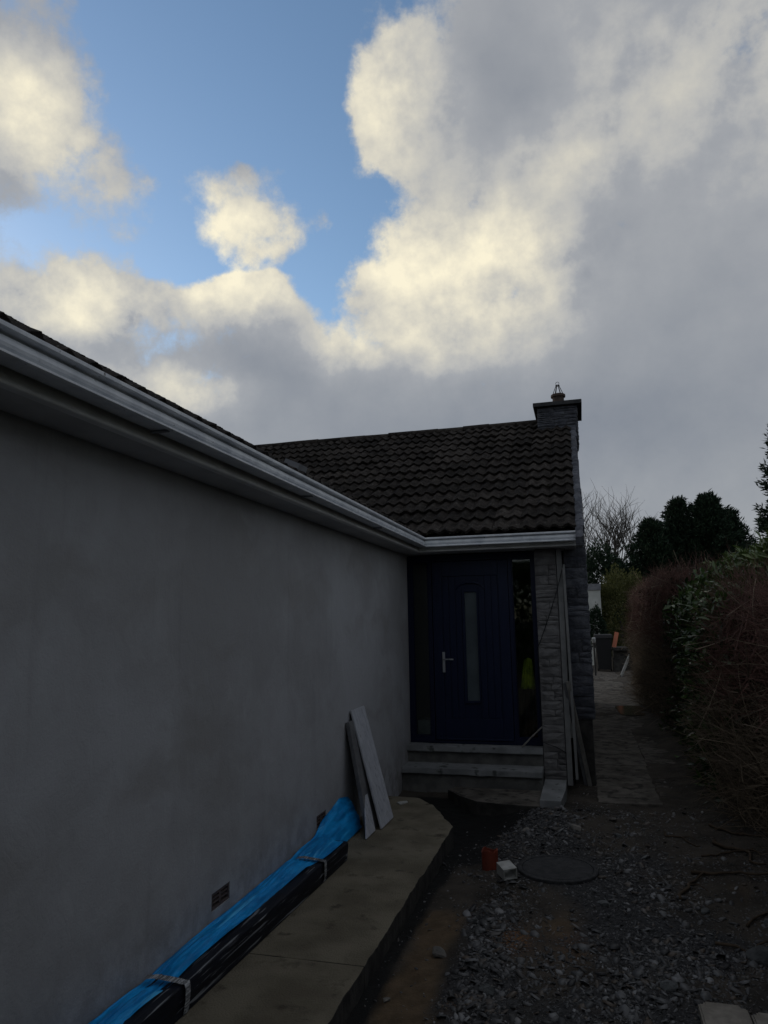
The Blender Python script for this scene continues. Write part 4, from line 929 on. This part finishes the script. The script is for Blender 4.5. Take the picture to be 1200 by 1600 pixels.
laurel('tall evergreen hedge across the yard behind the viewer, mirrored in the side windows', -9.6, -8.4, -7, 5.5, 3.5, 42000, M['laurel'], .24, 71, cat='hedge')
BACK = [o_ for o_ in bpy.data.objects if o_.name.startswith('laurel_bush')][-1]
BACK.rotation_euler.z = R(-90); BACK.location = (-.5, -9.1, 0)
laurel('unseen tall evergreen hedge added right of the viewer to shade the near wall', 1.55, 3.2, -6.5, 3.3, 3.3, 14000, M['laurel'], .2, 83, cat='hedge')  # guessed hedge out of view, added to darken the near end of the wall
def mass(name, label, cat, c, rad, n, m, size, seed, trunk=True, group=None):
    t = thing(name, label, cat, (c[0], c[1], -.1), group)
    v = unit(n); rr = 1 - np.abs(rng.normal(0, .16, n)); q = v * rr[:, None]
    ang = np.arctan2(v[:, 1], v[:, 0]); lum = 1 + .55 * fbm(ang * 1.3 + 5, v[:, 2] * 2.2 + 9, 1.4, 4, seed)
    P_ = np.array(c) + q * np.array(rad) * lum[:, None]; P_[:, 2] = np.maximum(P_[:, 2], .05)
    D = v + unit(n, .35) * .8
    V, F = leaves(P_, D, unit(n), rng.uniform(.5, 1.3, n) * size, rng.uniform(.4, .9, n) * size * .45)
    bulk('crown', V, F, m, t, tone=np.repeat(np.clip(rng.normal(.45, .28, n), 0, 1), 5))
    V, F = tubev([(c[0], c[1], -.1), (c[0], c[1], c[2])], [.12, .05], 7); link('trunk', mesh('trunk', V, F), t, M['bark']); return t
mass('golden_conifer', 'rounded olive-gold conifer behind the white garage', 'conifer', (1.55, 32, 1.6), (1.15, 1.6, 2.0), 14000, M['gold'], .16, 3)
mass('evergreen_bush', 'dark evergreen bush rising just right of the gable', 'bush', (.9, 39, 2.6), (1.7, 1.8, 2.75), 14000, M['conifer'], .24, 8)
mass('evergreen_bush', 'low dark evergreen bush below the bare tree', 'bush', (3.0, 41, 2.3), (1.9, 1.5, 2.5), 12000, M['conifer'], .24, 12)
mass('potted_shrub', 'small dark shrub standing in front of the white garage wall', 'shrub', (.47, 27.2, 1.35), (.26, .26, .72), 4500, M['conifer'], .10, 15)

def conifer(label, x, y, h, rb, nb, seed, zlow=.4):
    t = thing('conifer_tree', label, 'conifer', (x, y, -.1), 'dark conifers beyond the garden'); rr = np.random.default_rng(seed)
    Ps, Ds = [], []; parts = []
    for i in range(nb):
        f = rr.random() ** .85; z = zlow + (h - zlow) * f; a = rr.uniform(0, 6.283)
        L = rb * (1 - f) ** .66 * rr.uniform(.6, 1.15) + .15; el_ = R(-8 + 55 * f) + rr.normal(0, .12)
        d0 = np.array([math.cos(a) * math.cos(el_), math.sin(a) * math.cos(el_), math.sin(el_)])
        k_ = int(20 + L * 46); s = rr.random(k_) ** .7
        p_ = np.array([x, y, z]) + d0 * (L * s)[:, None]; p_[:, 2] += .22 * L * s ** 2.2 - .05 * L * np.sin(s * 3.1)
        p_ += rr.normal(0, .07, (k_, 3)) * (1 + (1 - s)[:, None])
        Ps.append(p_); Ds.append(d0[None] + rr.normal(0, .55, (k_, 3)) + np.array([0, 0, .15]))
        if i % 5 == 0: parts.append(tubev([(x, y, z - .1), tuple(np.array([x, y, z]) + d0 * L * .85)], [.03, .008], 4, False))
    P_, D = np.concatenate(Ps), np.concatenate(Ds); n = len(P_)
    V, F = leaves(P_, D, rr.normal(size=(n, 3)), rr.uniform(.10, .30, n), rr.uniform(.04, .09, n), .1)
    bulk('crown', V, F, M['conifer'], t, tone=np.repeat(np.clip(rr.normal(.4, .3, n), 0, 1), 5))
    V, F = join([tubev([(x, y, -.1), (x, y, h * .5), (x, y, h)], [.2, .12, .015], 8)] + parts); link('trunk', mesh('trunk', V, F), t, M['bark'])
conifer('pointed dark conifer, leftmost of the big clump', 5.25, 40.5, 7.75, 2.3, 420, 1)
conifer('broad dark conifer in the middle of the big clump', 6.6, 40, 7.75, 2.6, 480, 2)
conifer('rounded dark conifer on the right of the big clump', 7.85, 41.5, 7.1, 2.3, 420, 6)
conifer('lower dark conifer on the left flank of the big clump', 3.75, 39.5, 6.5, 2.4, 380, 9)
conifer('tall narrow dark conifer cut off by the right edge of the view', 8.05, 30, 9.6, 1.75, 420, 4)

def bare_tree():
    t = thing('bare_tree', 'leafless fan-shaped tree between the gable and the dark conifers', 'tree', (2.3, 46, -.1)); rr = random.Random(12); limbs, twigs = [], []
    def grow(p_, d_, L, rad, lev):
        pts = [p_]; n = 5
        for i in range(n):
            d_ = (d_ + Vector((rr.gauss(0, .10), rr.gauss(0, .10), rr.gauss(.05, .06)))).normalized(); pts.append(pts[-1] + d_ * (L / n))
        (limbs if lev < 3 else twigs).append(tubev(pts, [rad * (1 - .55 * i / n) for i in range(n + 1)], 6 if lev < 2 else 4 if lev < 3 else 3, False))
        if lev >= 5: return
        k_ = (6, 4, 4, 3, 2)[lev]
        for i in range(k_):
            s = rr.uniform(.35, 1) if i else 1; q = pts[max(1, round(s * n))]
            a = Vector((rr.gauss(0, 1), rr.gauss(0, .8), rr.gauss(.25, .5))).normalized(); nd = (d_ * (.95 if lev else .75) + a * (.62 if lev else .8)).normalized()
            grow(q, nd, L * rr.uniform(.62, .86), max(rad * .58, .007), lev + 1)
    grow(Vector((2.3, 46, -.1)), Vector((0, 0, 1)), 3.65, .18, 0)
    V, F = join(limbs); link('trunk', mesh('trunk', V, F, True), t, M['bark']); V, F = join(twigs); link('crown', mesh('crown', V, F), t, M['bark'])
bare_tree()

# ------------------------------------------------------------------ far end of the side path
gar = thing('garage', 'white flat-roofed outbuilding showing beyond the stone gable', 'building', (-1, 31, -.1))
box('wall', (-3, .735, 29.5, 33, -.2, 2.82), M['garage'], gar); box('roof', (-3.1, .76, 29.44, 33.1, 2.821, 3.06), M['lead'], gar)
bn = thing('wheelie_bin', 'dark wheeled bin with grey lid at the far end of the side path', 'bin', (.62, 26, -.09))
V, F = [], []
for z, hw, hd in ((-.02, .21, .24), (1.02, .27, .32)): V += [(.64 - hw, 26 - hd, z), (.64 + hw, 26 - hd, z), (.64 + hw, 26 + hd, z), (.64 - hw, 26 + hd, z)]
link('body', mesh('body', V, [(3, 2, 1, 0), (4, 5, 6, 7)] + [(i, (i + 1) % 4, 4 + (i + 1) % 4, 4 + i) for i in range(4)]), bn, M['black'])
box('lid', (.34, .94, 25.64, 26.36, 1.022, 1.16), mat('bin_lid', (.04, .04, .042), None, .6), bn, .03)
for xx in (.41, .83):
    V, F = tubev([(xx, 26.3, .0), (xx + .05, 26.3, .0)], .1, 14); link('wheel', mesh('wheel', V, F), bn, M['black'])
pst = thing('tap_post', 'slim dark post with a bright metal top beside the bin', 'post', (.30, 24, -.09))
link('post', mesh('post', *tubev([(.30, 24, -.1), (.30, 24, .92)], .028, 8)), pst, M['black']); box('head', (.25, .36, 23.95, 24.05, .925, 1.10), M['chrome'], pst, .02)
lone(plank('orange_board', (.98, 25.9, .72), (1.12, 26.3, 1.22), .14, .02, (1, 0, -.3), M['orange'], None), 'bright orange plastic piece lying on the pile behind the bin', 'plastic piece')
pile = thing('timber_pile', 'dark heap of timber and sheet stacked at the far end of the side path', 'timber', (1.15, 26.2, -.1))
for i, (x0, x1, y0, y1, z0, z1) in enumerate(((.92, 1.55, 25.6, 27.2, -.1, .35), (.96, 1.5, 25.7, 27.1, .352, .62), (.93, 1.42, 25.5, 26.9, .622, .72))): box('plank', (x0, x1, y0, y1, z0, z1), M['plinth'] if i < 2 else M['plinth'], pile, .01)
lone(plank('white_board', (1.02, 23.2, -.09), (1.32, 23.6, .50), .34, .02, (.25, 1, 0), M['white'], None), 'small dirty white board propped at the foot of the far hedge', 'board')
